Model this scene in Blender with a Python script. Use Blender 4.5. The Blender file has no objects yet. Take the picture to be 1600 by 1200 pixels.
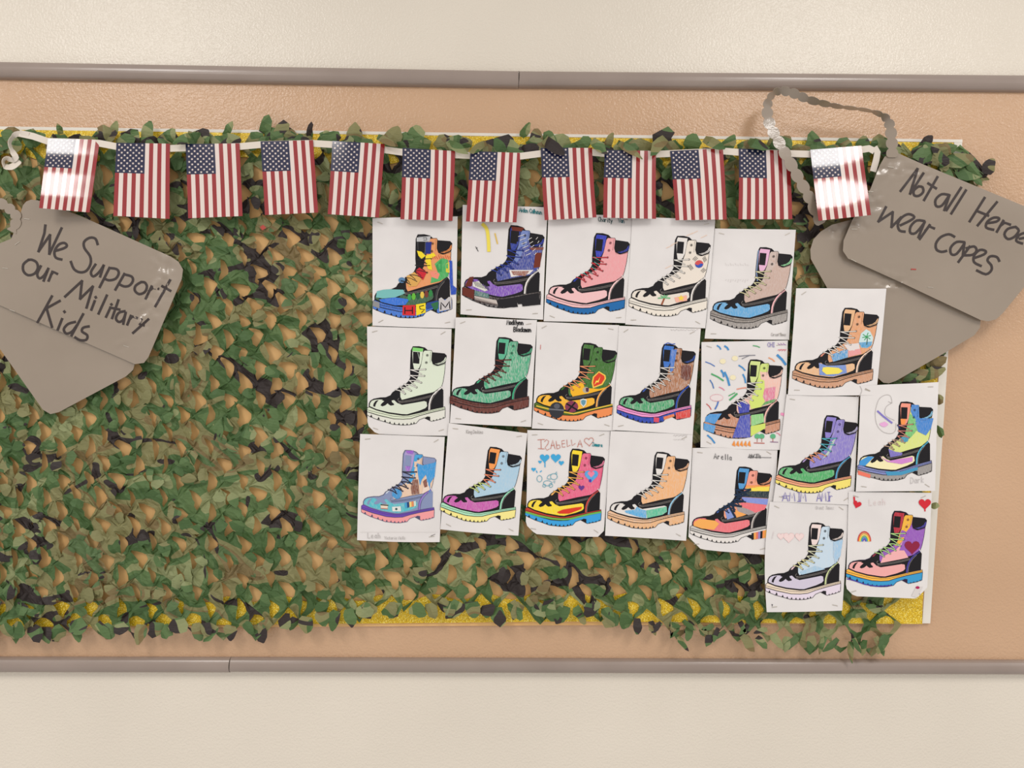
import bpy, bmesh, math, random
from mathutils import Vector, Matrix, noise
from mathutils.geometry import tessellate_polygon
random.seed(7)
R = math.radians
scene = bpy.context.scene
COL = scene.collection

# ------------------------------------------------------------------ camera
F_PX, DIST, EYE = 1200.0, 1.98, 1.5
cam_d = bpy.data.cameras.new('camera')
cam = bpy.data.objects.new('camera', cam_d)
COL.objects.link(cam)
cam_d.sensor_width = 36
cam_d.lens = F_PX / 1600 * 36
cam_d.clip_start = 0.02
CROT = Matrix.Rotation(-R(0.87), 3, 'Z') @ Matrix.Rotation(R(90), 3, 'X') @ Matrix.Rotation(R(0.44), 3, 'Z')
cam.matrix_world = Matrix.Translation((0, -DIST, EYE)) @ CROT.to_4x4()
scene.camera = cam

# ------------------------------------------------------------------ world and lamps
w = bpy.data.worlds.new('world'); scene.world = w; w.use_nodes = True
bg = w.node_tree.nodes['Background']
bg.inputs[0].default_value = (1.0, 0.955, 0.91, 1); bg.inputs[1].default_value = 0.76
def area(name, loc, sx, sy, power, col=(1, 0.955, 0.91)):
    l = bpy.data.lights.new(name, 'AREA'); l.shape = 'RECTANGLE'; l.size = sx; l.size_y = sy
    l.energy = power; l.color = col
    o = bpy.data.objects.new(name, l); COL.objects.link(o); o.location = loc
    return o
for lx in (-3.7, -1.62, 1.46, 3.6):                 # inner pair: corridor ceiling troffers; outer pair added off-frame to even the light
    area('troffer_and_fill', (lx, -2.0, 3.15), 0.5, 1.2, 30)
scene.view_settings.view_transform = 'Standard'
scene.view_settings.look = 'None'
scene.view_settings.gamma = 1
scene.view_settings.use_curve_mapping = False
scene.view_settings.exposure = 0.0

# ------------------------------------------------------------------ helpers
def at(px, py, d=0.0):
    """point standing d metres off the wall (wall plane y = 0) seen at this pixel"""
    v = CROT @ Vector(((px - 800) / F_PX, (600 - py) / F_PX, -1))
    t = (DIST - d) / v.y
    return Vector((v.x * t, -d, EYE + v.z * t))
def lin(c):
    return tuple(((x / 255) / 12.92 if x / 255 <= 0.04045 else ((x / 255 + 0.055) / 1.055) ** 2.4) for x in c)
ORG = {}
def mk(name, verts, faces, mat, parent=None, smooth=False, label=None, cat=None, group=None, kind=None, uvs=None):
    n = len(verts)
    o0 = sum((Vector(v) for v in verts), Vector()) / n
    po = ORG[parent.name] if parent else Vector((0, 0, 0))
    me = bpy.data.meshes.new(name)
    me.from_pydata([tuple(Vector(v) - o0) for v in verts], [], faces)
    if smooth:
        me.polygons.foreach_set('use_smooth', [True] * len(me.polygons))
    for m in (mat if isinstance(mat, list) else [mat]): me.materials.append(m)
    o = bpy.data.objects.new(name, me); COL.objects.link(o)
    if parent: o.parent = parent
    o.location = o0 - po
    ORG[o.name] = o0
    tag(o, label, cat, group, kind)
    return o
def tag(o, label=None, cat=None, group=None, kind=None):
    if label: o['label'] = label
    if cat: o['category'] = cat
    if group: o['group'] = group
    if kind: o['kind'] = kind
def empty(name, loc, **k):
    o = bpy.data.objects.new(name, None); COL.objects.link(o); o.location = loc
    o.empty_display_size = 0.05
    ORG[o.name] = Vector(loc); tag(o, **k); return o

# ------------------------------------------------------------------ materials
def newmat(name, col=(200, 200, 200), rough=0.6, metal=0.0, coat=0.0, spec=0.5):
    m = bpy.data.materials.new(name); m.use_nodes = True
    b = m.node_tree.nodes['Principled BSDF']
    b.inputs['Base Color'].default_value = (*lin(col), 1)
    b.inputs['Roughness'].default_value = rough
    b.inputs['Metallic'].default_value = metal
    b.inputs['Coat Weight'].default_value = coat
    b.inputs['Coat Roughness'].default_value = 0.08
    b.inputs['Specular IOR Level'].default_value = spec
    return m, m.node_tree, b
def nd(nt, typ, **k):
    n = nt.nodes.new(typ)
    for a, v in k.items(): setattr(n, a, v)
    return n
def pos_noise(nt, scale, detail=2, rough=0.5, stretch=None):
    g = nd(nt, 'ShaderNodeNewGeometry')
    n = nd(nt, 'ShaderNodeTexNoise'); n.inputs['Scale'].default_value = scale
    n.inputs['Detail'].default_value = detail; n.inputs['Roughness'].default_value = rough
    if stretch:
        mp = nd(nt, 'ShaderNodeMapping'); mp.inputs['Scale'].default_value = stretch[0]
        mp.inputs['Rotation'].default_value = stretch[1]
        nt.links.new(g.outputs['Position'], mp.inputs[0]); nt.links.new(mp.outputs[0], n.inputs['Vector'])
    else:
        nt.links.new(g.outputs['Position'], n.inputs['Vector'])
    return n.outputs['Fac']
def ramp(nt, fac, stops, interp='LINEAR'):
    r = nd(nt, 'ShaderNodeValToRGB'); r.color_ramp.interpolation = interp
    e = r.color_ramp.elements
    while len(e) < len(stops): e.new(0.5)
    for k, (p, c) in enumerate(stops):
        e[k].position = p; e[k].color = (*lin(c), 1)
    nt.links.new(fac, r.inputs[0]); return r.outputs[0]
def bump(nt, b, fac, strength, dist, prev=None):
    n = nd(nt, 'ShaderNodeBump'); n.inputs['Strength'].default_value = strength
    n.inputs['Distance'].default_value = dist
    nt.links.new(fac, n.inputs['Height'])
    if prev: nt.links.new(prev, n.inputs['Normal'])
    nt.links.new(n.outputs[0], b.inputs['Normal']); return n.outputs[0]

def wall_paint(name, a, c):
    m, nt, b = newmat(name, a, 0.27, spec=0.6)
    col = ramp(nt, pos_noise(nt, 2.2, 4), [(0.35, a), (0.65, c)])
    nt.links.new(col, b.inputs['Base Color'])
    n1 = bump(nt, b, pos_noise(nt, 170, 2, 0.55), 0.6, 0.0028)
    bump(nt, b, pos_noise(nt, 40, 1), 0.2, 0.002, n1)
    return m
M_CREAM = wall_paint('cream_wall_paint', (219, 210, 196), (224, 215, 201))
M_TAN = wall_paint('tan_wall_paint', (194, 157, 124), (201, 164, 131))
M_RAIL, nt, b = newmat('taupe_rail_vinyl', (146, 130, 120), 0.27, spec=0.7)
nt.links.new(ramp(nt, pos_noise(nt, 6, 5), [(0.3, (141, 126, 117)), (0.7, (151, 136, 127))]), b.inputs['Base Color'])
bump(nt, b, pos_noise(nt, 90, 2), 0.08, 0.001)
M_SEAM, _, _ = newmat('dark_seam', (70, 58, 50), 0.8)
M_WHITE, _, _ = newmat('white_board_edge', (226, 220, 210), 0.55)
M_BACK, nt, b = newmat('tan_backing_paper', (210, 165, 115), 0.8)
nt.links.new(ramp(nt, pos_noise(nt, 8, 4), [(0.3, (222, 174, 112)), (0.7, (232, 188, 130))]), b.inputs['Base Color'])

M_GOLD, nt, b = newmat('gold_glitter_card', (214, 178, 40), 0.4, metal=0.15)
v = nd(nt, 'ShaderNodeTexVoronoi'); v.inputs['Scale'].default_value = 620
g = nd(nt, 'ShaderNodeNewGeometry'); nt.links.new(g.outputs['Position'], v.inputs['Vector'])
sep = nd(nt, 'ShaderNodeSeparateColor'); nt.links.new(v.outputs['Color'], sep.inputs[0])
nt.links.new(ramp(nt, sep.outputs[0], [(0, (182, 146, 10)), (0.55, (226, 186, 22)), (0.8, (240, 204, 40)), (1, (255, 244, 150))]), b.inputs['Base Color'])
bump(nt, b, sep.outputs[1], 0.5, 0.0012)

M_PAPER, nt, b = newmat('white_copy_paper', (229, 225, 223), 0.62)
nt.links.new(ramp(nt, pos_noise(nt, 14, 3), [(0.3, (219, 215, 214)), (0.7, (225, 221, 220))]), b.inputs['Base Color'])
bump(nt, b, pos_noise(nt, 14, 2), 0.25, 0.004)

# coloured print and crayon: colour comes from the attribute, 'streak' lets the paper show through
M_INK, nt, b = newmat('crayon_and_ink', (0, 0, 0), 0.6, spec=0.2)
a1 = nd(nt, 'ShaderNodeAttribute', attribute_name='Col')
g = nd(nt, 'ShaderNodeNewGeometry')
mp = nd(nt, 'ShaderNodeMapping'); mp.inputs['Rotation'].default_value = (0, R(-28), 0); mp.inputs['Scale'].default_value = (900, 60, 130)
nt.links.new(g.outputs['Position'], mp.inputs[0])
n = nd(nt, 'ShaderNodeTexNoise'); n.inputs['Scale'].default_value = 1; n.inputs['Detail'].default_value = 2
nt.links.new(mp.outputs[0], n.inputs['Vector'])
mr = nd(nt, 'ShaderNodeMapRange'); mr.inputs[1].default_value = 0.42; mr.inputs[2].default_value = 0.66
nt.links.new(n.outputs['Fac'], mr.inputs[0])
mu = nd(nt, 'ShaderNodeMath', operation='MULTIPLY')
nt.links.new(mr.outputs[0], mu.inputs[0]); nt.links.new(a1.outputs['Alpha'], mu.inputs[1])
mx = nd(nt, 'ShaderNodeMix', data_type='RGBA'); mx.inputs[7].default_value = (*lin((220, 215, 212)), 1)
nt.links.new(mu.outputs[0], mx.inputs[0]); nt.links.new(a1.outputs['Color'], mx.inputs[6])
nt.links.new(mx.outputs[2], b.inputs['Base Color'])

def flag_gloss(name, col):
    m, nt, b = newmat(name, col, 0.5, coat=1.0, spec=0.02)
    b.inputs['Coat Roughness'].default_value = 0.11; b.inputs['Coat IOR'].default_value = 1.62
    return m
M_FRED = flag_gloss('flag_red', (146, 36, 40)); M_FWHITE = flag_gloss('flag_white', (222, 207, 200)); M_FBLUE = flag_gloss('flag_blue', (18, 24, 62))
M_RIBBON, _, _ = newmat('white_satin_ribbon', (216, 206, 194), 0.5)
M_TAG, nt, b = newmat('grey_laminated_card', (134, 122, 107), 0.34, coat=0.75)
nt.links.new(ramp(nt, pos_noise(nt, 5, 6), [(0.3, (139, 125, 110)), (0.7, (147, 133, 118))]), b.inputs['Base Color'])
bump(nt, b, pos_noise(nt, 26, 3), 0.10, 0.004)
cb = nd(nt, 'ShaderNodeBump'); cb.inputs['Strength'].default_value = 0.32; cb.inputs['Distance'].default_value = 0.004
nt.links.new(pos_noise(nt, 30, 4, 0.6), cb.inputs['Height']); nt.links.new(cb.outputs[0], b.inputs['Coat Normal'])
b.inputs['Coat Roughness'].default_value = 0.12
M_MARKER, _, _ = newmat('dark_marker_ink', (46, 34, 32), 0.5)
M_STAPLE, _, _ = newmat('staple_steel', (200, 192, 180), 0.3, metal=0.8)
M_RED, _, _ = newmat('red_fabric_label', (170, 60, 50), 0.6)

# camouflage fabric
M_CAMO, nt, b = newmat('camouflage_fabric', (70, 90, 55), 0.55, spec=0.4)
g = nd(nt, 'ShaderNodeNewGeometry'); at_ = nd(nt, 'ShaderNodeAttribute', attribute_name='pshift')
add = nd(nt, 'ShaderNodeVectorMath', operation='ADD')
nt.links.new(g.outputs['Position'], add.inputs[0]); nt.links.new(at_.outputs['Vector'], add.inputs[1])
def cn(scale, off, det=1.5, dist=0.6):
    mp = nd(nt, 'ShaderNodeMapping'); mp.inputs['Location'].default_value = off; mp.inputs['Scale'].default_value = (1, 0.3, 1.3)
    nt.links.new(add.outputs[0], mp.inputs[0])
    n = nd(nt, 'ShaderNodeTexNoise'); n.inputs['Scale'].default_value = scale; n.inputs['Detail'].default_value = det
    n.inputs['Distortion'].default_value = dist
    nt.links.new(mp.outputs[0], n.inputs['Vector']); return n.outputs['Fac']
base = ramp(nt, cn(6.2, (0, 0, 0), 1.2, 0.8), [(0.0, (150, 158, 112)), (0.38, (98, 126, 78)), (0.46, (80, 110, 64)), (0.52, (142, 140, 96)), (0.60, (134, 118, 80)), (0.64, (98, 124, 80))], 'CONSTANT')
dk = nd(nt, 'ShaderNodeMath', operation='GREATER_THAN'); dk.inputs[1].default_value = 0.62
nt.links.new(cn(7, (5, 2, 9), 0.6, 2.0), dk.inputs[0])
mx = nd(nt, 'ShaderNodeMix', data_type='RGBA'); mx.inputs[7].default_value = (*lin((58, 50, 49)), 1)
nt.links.new(dk.outputs[0], mx.inputs[0]); nt.links.new(base, mx.inputs[6]); nt.links.new(mx.outputs[2], b.inputs['Base Color'])
bump(nt, b, pos_noise(nt, 1, 3, 0.5, ((60, 60, 190), (0, R(25), 0))), 0.55, 0.004)
tr = nd(nt, 'ShaderNodeBsdfTranslucent'); nt.links.new(mx.outputs[2], tr.inputs[0])
ms = nd(nt, 'ShaderNodeMixShader'); ms.inputs[0].default_value = 0.28
out = nt.nodes['Material Output']
nt.links.new(b.outputs[0], ms.inputs[1]); nt.links.new(tr.outputs[0], ms.inputs[2]); nt.links.new(ms.outputs[0], out.inputs[0])

# ------------------------------------------------------------------ wall, painted band, rails
def slab(name, x0, x1, z0, z1, y0, y1, mat, parent=None, **k):
    v = [(x, y, z) for y in (y0, y1) for z in (z0, z1) for x in (x0, x1)]
    f = [(0, 1, 3, 2), (4, 6, 7, 5), (0, 4, 5, 1), (2, 3, 7, 6), (0, 2, 6, 4), (1, 5, 7, 3)]
    return mk(name, v, f, mat, parent, **k)
wall = slab('wall_back', -4.6, 4.6, 0.0, 3.05, 0.0, 0.12, M_CREAM, kind='structure')
zt = at(800, 120).z; zb = at(800, 1040).z
slab('tan_paint_band', -4.6, 4.6, zb, zt, -0.002, 0.0, M_TAN, wall, kind='structure')

def rail(name, p0, p1, h_px, ext0=0.0, ext1=0.0):
    """half-round rail whose top edge runs through two pixels, h_px tall"""
    a = at(*p0, 0.0); c = at(*p1, 0.0)
    H = h_px * 0.00165
    dv = (c - a).normalized(); a = a - dv * ext0; c = c + dv * ext1
    prof = []
    for k in range(15):
        t = math.pi * k / 14
        prof.append((0.004 + 0.019 * (math.sin(t) ** 0.75), -H / 2 + H / 2 * math.cos(t)))
    prof = [(0.0, 0.0)] + prof + [(0.0, -H)]
    vs, fs = [], []
    N = len(prof)
    for e in (a, c):
        for (o, z) in prof: vs.append((e.x, -o, e.z + z))
    for k in range(N - 1): fs.append((k, k + 1, N + k + 1, N + k))
    fs.append(tuple(range(N))); fs.append(tuple(range(2 * N - 1, N - 1, -1)))
    return mk(name, vs, fs, M_RAIL, smooth=False, kind='structure')
def seam(parent, px, py0, py1):
    a = at(px, py0, 0.0); c = at(px, py1, 0.0)
    H = a.z - c.z; vs, fs = [], []
    for k in range(13):
        t = math.pi * k / 12
        d = 0.0045 + 0.019 * (math.sin(t) ** 0.75); z = a.z - H / 2 + H / 2 * math.cos(t)
        dx = 0.002 * math.sin(t * 1.3)
        vs += [(a.x - 0.0007 + dx, -d, z), (a.x + 0.0007 + dx, -d, z)]
    for k in range(12): fs.append((2 * k, 2 * k + 1, 2 * k + 3, 2 * k + 2))
    mk('joint_seam', vs, fs, M_SEAM, parent)
r1 = rail('trim_1', (0, 99), (810, 113.5), 26, ext0=3)
r2 = rail('trim_2', (810.6, 113.5), (1600, 120), 25.5, ext1=3)
r3 = rail('trim_3', (0, 1025), (362, 1025.5), 23, ext0=3)
r4 = rail('trim_4', (362.6, 1025.5), (1600, 1030), 22, ext1=3)
seam(r1, 810, 113.5, 139); seam(r3, 362, 1025.5, 1048)

# ------------------------------------------------------------------ bulletin board
def quad_slab(name, pts, d0, d1, mat, parent=None, **k):
    """polygon of pixels, standing between d0 and d1 off the wall"""
    n = len(pts)
    f_ = [at(x, y, d1) for x, y in pts]
    b_ = [Vector((p.x, -d0, p.z)) for p in f_]
    fs = [tuple(range(n))] + [tuple(range(2 * n - 1, n - 1, -1))]
    for i in range(n):
        j = (i + 1) % n; fs.append((j, i, n + i, n + j))
    return mk(name, f_ + b_, fs, mat, parent, **k)
BTOP = lambda x: 198 + (x / 1503) * 20
BBOT = lambda x: 982 - (x / 1440) * 8
BRT = lambda y: 1503 - (y - 218) * 50 / 755
board = empty('bulletin_board', at(750, 975, 0.004), label='large flat tan bulletin board with gold glitter edging under the camouflage net', cat='bulletin board')
quad_slab('backing_sheet', [(-220, 196), (1503, 218), (1453, 974), (-220, 983)], 0.002, 0.007, M_BACK, board)
quad_slab('edge_strip', [(-220, 194.5), (1504, 218), (1503.7, 222.5), (-220, 199.5)], 0.007, 0.0095, M_WHITE, board, label='thin white edge along the top')
quad_slab('edge_strip', [(1491, 222), (1503.5, 222.5), (1453.5, 974), (1441, 974)], 0.007, 0.009, M_WHITE, board, label='white edge strip down the right side')
def wavy(p0, p1, wid, side, name, n=46, d=0.0115):
    """glitter border strip: straight on one side, scalloped on the other"""
    a = Vector(p0); c = Vector(p1); dv = (c - a); nn = Vector((-dv.y, dv.x)).normalized() * side
    outer = [a + dv * k / n for k in range(n + 1)]
    inner = [a + dv * k / n + nn * (wid + 5 * math.sin(k * 1.1)) for k in range(n + 1)]
    vs = [at(p.x, p.y, d) for p in outer + inner]; m = n + 1
    vs += [Vector((p.x, -(d - 0.0012), p.z)) for p in vs]
    fs = []
    for k in range(n):
        fs.append((k, k + 1, m + k + 1, m + k)); fs.append((2*m + k, 2*m + k + 1, k + 1, k)); fs.append((m + k, m + k + 1, 3*m + k + 1, 3*m + k))
    mk(name, vs, fs, M_GOLD, board)
wavy((-220, 199.5), (1490, 223), 42, 1, 'glitter_border', 110)
wavy((-220, 982), (900, 971), 40, -1, 'glitter_border', 80)
wavy((880, 971), (1441, 975), 40, -1, 'glitter_border', 40, d=0.0128)
wavy((1489, 226), (1441, 950), 42, 1, 'glitter_border', 46, d=0.0142)

# ------------------------------------------------------------------ the sheets (outlines first; the net needs them)
# crop origin, corners TL TR BR BL (pixels), depth order, anchors S H T in crop units
CS = 200 / 1263
def crop(org): return lambda x, y: (org[0] + x * CS, org[1] + y * CS)
SHEETS = {
 1: dict(o=(570, 330), c=[(582, 341), (715, 338), (712, 513), (582, 509)], a=[(78, 890), (855, 850), (525, 232)], z=0),
 2: dict(o=(710, 330), c=[(723, 320), (856, 324), (848.5, 499.5), (719.5, 491)], a=[(78, 755), (850, 790), (560, 140)], z=1),
 3: dict(o=(840, 330), c=[(857, 334), (991, 337), (979, 505), (849.5, 502)], a=[(88, 830), (860, 845), (583, 218)], z=2),
 4: dict(o=(970, 340), c=[(988, 338), (1117.5, 344), (1102, 513), (977, 507)], a=[(82, 805), (850, 790), (560, 183)], z=3),
 5: dict(o=(1090, 350), c=[(1117, 357), (1243.6, 359), (1233, 531), (1101, 529)], a=[(128, 865), (885, 845), (618, 232)], z=1),
 6: dict(o=(1225, 445), c=[(1244, 450.5), (1385, 451), (1369, 617), (1231, 617)], a=[(85, 855), (878, 830), (603, 230)], z=9),
 7: dict(o=(560, 500), c=[(573.5, 510), (705.5, 514), (702, 681), (574, 677)], a=[(85, 872), (852, 855), (540, 262)], z=1, cut=[(3, 13)]),
 8: dict(o=(695, 490), c=[(712, 496), (839, 500), (830, 667), (703, 661)], a=[(50, 820), (828, 815), (535, 235)], z=4),
 9: dict(o=(825, 500), c=[(839, 503), (967.5, 508), (961, 673), (831, 669.5)], a=[(62, 825), (832, 828), (553, 228)], z=3),
 10: dict(o=(955, 500), c=[(967, 509), (1095, 513.5), (1082.5, 679), (957, 672)], a=[(58, 850), (788, 840), (525, 240)], z=5),
 11: dict(o=(1085, 525), c=[(1096, 534.5), (1231, 532), (1226, 703), (1094.5, 699)], a=[(92, 855), (843, 820), (555, 235)], z=3),
 12: dict(o=(1205, 610), c=[(1229, 616), (1342, 620), (1334, 789), (1208, 784)], a=[(48, 845), (790, 840), (550, 248)], z=6),
 13: dict(o=(1320, 595), c=[(1345, 603), (1466.5, 597), (1461, 767), (1337, 768)], a=[(126, 838), (855, 785), (556, 210)], z=10),
 14: dict(o=(550, 670), c=[(562.7, 678), (695, 682.7), (687, 847), (558, 844)], a=[(92, 760), (808, 775), (525, 212)], z=2),
 15: dict(o=(680, 660), c=[(701, 661), (824, 677), (810, 837), (688, 827)], a=[(55, 800), (793, 835), (545, 243)], z=3),
 16: dict(o=(810, 660), c=[(824, 672), (953.5, 673), (943, 839), (821, 833)], a=[(68, 850), (815, 860), (535, 262)], z=2, cut=[(3, 14), (2, 9)]),
 17: dict(o=(940, 665), c=[(954, 673.5), (1082.5, 678), (1072, 845), (945.5, 837)], a=[(62, 850), (815, 848), (548, 262)], z=4),
 18: dict(o=(1065, 690), c=[(1082, 700), (1215, 701), (1204, 867), (1075, 856)], a=[(85, 840), (845, 825), (570, 250)], z=2, cut=[(3, 18)]),
 19: dict(o=(1185, 780), c=[(1203, 784), (1327, 788), (1316, 954), (1198, 956.5)], bow=(-9, 0, 1, 0), a=[(72, 840), (810, 805), (527, 235)], z=5),
 20: dict(o=(1310, 765), c=[(1326, 768), (1456, 770), (1448, 936), (1321, 931)], a=[(78, 795), (828, 790), (555, 212)], z=7, cut=[(2, 17), (3, 13)]),
}
FLAGS = [[(75, 216), (156, 218.5), (140, 332), (61, 325)], [(182, 223), (265.5, 224.5), (265, 342), (177, 337)],
 [(290, 225), (374, 224), (379, 337.5), (294, 341)], [(407, 221), (489, 219), (497, 332), (414, 336)],
 [(519.5, 220), (601, 225), (592, 340), (512, 334.5)], [(629, 231), (711, 236), (707, 345), (625.5, 342.5)],
 [(735, 236), (814, 239), (807, 347.5), (728, 346)], [(845, 231), (925, 231), (932, 339.5), (851, 344)],
 [(945, 234), (1025, 236), (1025, 342), (942.5, 340)], [(1047, 236), (1129.5, 232), (1135.5, 343), (1055.5, 344)],
 [(1154.5, 232), (1233, 236), (1238, 342.5), (1153.7, 342.5)], [(1266, 234), (1346, 227.5), (1361, 336), (1279, 345)]]
TAG_LF = [(36, 321), (41, 315), (49, 312), (59, 313), (125, 337), (267, 401), (279, 409), (286, 421), (284, 436), (232, 558), (225, 567), (211, 569), (0, 477), (-34, 462), (-52, 440), (-44, 412), (-30, 392), (18, 373), (31, 338)]
TAG_LB = [(0, 470), (211, 567), (208, 578), (197, 588), (92, 644), (79, 647), (67, 640), (0, 545), (-26, 500), (-20, 476)]
TAG_RF = [(1373, 262), (1382, 245), (1392, 239), (1402, 239), (1440, 256), (1600, 322), (1652, 346), (1662, 362), (1656, 380), (1566, 490), (1556, 499), (1544, 502), (1532, 500), (1407, 441), (1325, 404), (1317, 392), (1318, 376), (1331, 345), (1360, 295)]
TAG_RB = [(1271, 374), (1282, 362), (1300, 351), (1335, 342), (1400, 400), (1532, 498), (1531, 512), (1522, 524), (1475, 552), (1400, 595), (1389, 599), (1380, 598), (1371, 590), (1267, 405), (1266, 390)]
def inpoly(x, y, P):
    r = False; j = len(P) - 1
    for i in range(len(P)):
        xi, yi = P[i]; xj, yj = P[j]
        if (yi > y) != (yj > y) and x < (xj - xi) * (y - yi) / (yj - yi) + xi: r = not r
        j = i
    return r
COVERS = [s['c'] for s in SHEETS.values()] + FLAGS + [TAG_LF, TAG_LB, TAG_RF, TAG_RB]
def covered(x, y): return any(inpoly(x, y, P) for P in COVERS)
def near_cover(x, y, r):
    return any(covered(x + r * math.cos(a), y + r * math.sin(a)) for a in (0, 0.8, 1.57, 2.4, 3.14, 3.9, 4.71, 5.5))

# ------------------------------------------------------------------ camouflage net
NETP = [(-160, 222), (0, 226), (300, 226), (600, 234), (900, 240), (1200, 240), (1478, 238), (1516, 256), (1524, 276), (1500, 320), (1470, 420), (1456, 560), (1442, 610), (1430, 800), (1420, 880), (1392, 925), (1388, 1000), (1330, 1004), (1150, 995), (1000, 965), (940, 952), (700, 945), (560, 950), (480, 960), (400, 978), (250, 975), (120, 985), (-160, 985)]
P_, R_ = 47.0, 25.0
def rnd(*a):
    random.seed(hash(a)); return random.random()
def node(a, b_):
    x = a * P_ / 6; y = b_ * R_ / 3
    n1 = noise.noise_vector(Vector((x * 0.012, y * 0.012, 3.1)))
    n2 = noise.noise_vector(Vector((a * 5.37, b_ * 3.91, 1.7)))
    X = x + n1.x * 12 + n2.x * 3.0; Y = y + n1.y * 10 + n2.y * 3.0
    d = 0.0185 + 0.005 * noise.noise(Vector((x * 0.02, y * 0.02, 8))) + 0.007 * n2.z
    return X, Y, d
def net_depth_cap(x, y, d):
    if covered(x, y): return min(d, 0.026)
    if near_cover(x, y, 7): return min(d, 0.031)
    return d
HOLE = [(-0.34, -0.44), (-0.06, -0.34), (0.13, -0.24), (0.30, -0.10), (0.36, 0.05), (0.26, 0.20), (0.13, 0.32), (0.02, 0.46), (-0.08, 0.28), (-0.06, 0.10), (-0.12, -0.07), (-0.22, -0.26)]
RING = [(-1, -2), (0, -3), (1, -2), (2, -1), (3, 0), (2, 1), (1, 2), (0, 3), (-1, 2), (-2, 1), (-3, 0), (-2, -1)]
sv, sf = [], []
vmap = {}
def shared(a, b_):
    k = (a, b_)
    if k not in vmap:
        x, y, d = node(a, b_); vmap[k] = len(sv); sv.append(at(x, y, net_depth_cap(x, y, max(0.0155, d))))
    return vmap[k]
cells = []
for j in range(7, 43):
    for i in range(-4, 34):
        a0 = i * 6 + (3 if j % 2 else 0); b0 = j * 3
        cx, cy, _ = node(a0, b0)
        if not inpoly(cx, cy, NETP): continue
        cells.append((i, j, cx, cy))
        ring = [(a0 + p, b0 + q) for p, q in RING]
        rid = [shared(*r) for r in ring]
        rc = [node(*r) for r in ring]
        low = cy > 952 + (18 if cx > 960 else 0) + (12 if cx < 450 else 0)
        dense = noise.noise(Vector((cx * 0.006, cy * 0.006, 20)))
        sx = (0.98 + 0.4 * dense) * (0.48 + 0.72 * rnd(i, j, 1)); sy = 0.80 + 0.34 * rnd(i, j, 2)
        if cx < 560 and cy > 600: sx *= 0.84
        if 380 < cx < 640 and 330 < cy < 700: sx *= 1.3; sy *= 1.08
        sx *= 1.12
        sx = min(sx, 1.22); sy = min(sy, 1.1)
        rot = (rnd(i, j, 3) - 0.5) * 0.8
        hr = []
        for k, (hx, hy) in enumerate(HOLE):
            hx2 = hx * sx; hy2 = hy * sy
            if low:
                hx2 = (0.25 + 0.15 * rnd(i, j, 41)) * math.cos(math.radians(-120 + k * 30)) * (1 + (rnd(i, j, k, 43) - .5) * .35); hy2 = (0.28 + 0.16 * rnd(i, j, 42)) * math.sin(math.radians(-120 + k * 30)) * (1 + (rnd(i, j, k, 44) - .5) * .35)
            x = cx + (hx2 * math.cos(rot) - hy2 * math.sin(rot)) * 40 + (rnd(i, j, k, 5) - 0.5) * 2.4
            y = cy + (hx2 * math.sin(rot) + hy2 * math.cos(rot)) * 39 + (rnd(i, j, k, 6) - 0.5) * 2.4
            left = k in (0, 8, 9, 10, 11)
            d = 0.0165 + (0.010 if left else 0.0005) * (0.5 + rnd(i, j, 7)) + (0.004 if k in (7,) else 0)
            hr.append((x, y, d))
        mids = []
        if not low:
            for t in (0.68, 0.34):
                mids.append([(rc[k][0] * t + hr[k][0] * (1 - t) + (rnd(i, j, k, t) - .5) * 3, rc[k][1] * t + hr[k][1] * (1 - t) + (rnd(i, j, k, t, 2) - .5) * 3, rc[k][2] * t + hr[k][2] * (1 - t) + (rnd(i, j, k, t, 8) - 0.42) * 0.009) for k in range(12)])
        base = len(sv)
        rings = mids + [hr]
        for rr in rings:
            for (x, y, d) in rr: sv.append(at(x, y, net_depth_cap(x, y, max(0.0155, d))))
        prev = rid
        for q, rr in enumerate(rings):
            cur = [base + q * 12 + k for k in range(12)]
            for k in range(12):
                k2 = (k + 1) % 12
                if rnd(i, j, k, q, 33) < .5: sf += [(prev[k], prev[k2], cur[k2]), (prev[k], cur[k2], cur[k])]
                else: sf += [(prev[k], prev[k2], cur[k]), (prev[k2], cur[k2], cur[k])]
            prev = cur
net = empty('camouflage_net', at(500, 985, 0.02), label='green and brown woodland camouflage net with cut leafy flaps over the board', cat='camouflage net')
def set_shift(o, shifts):
    at2 = o.data.attributes.new('pshift', 'FLOAT_VECTOR', 'POINT')
    flat = []
    for s in shifts: flat += list(s)
    at2.data.foreach_set('vector', flat)
o = mk('netting', sv, sf, M_CAMO, net, kind='stuff'); set_shift(o, [(0, 0, 0)] * len(sv))

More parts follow.
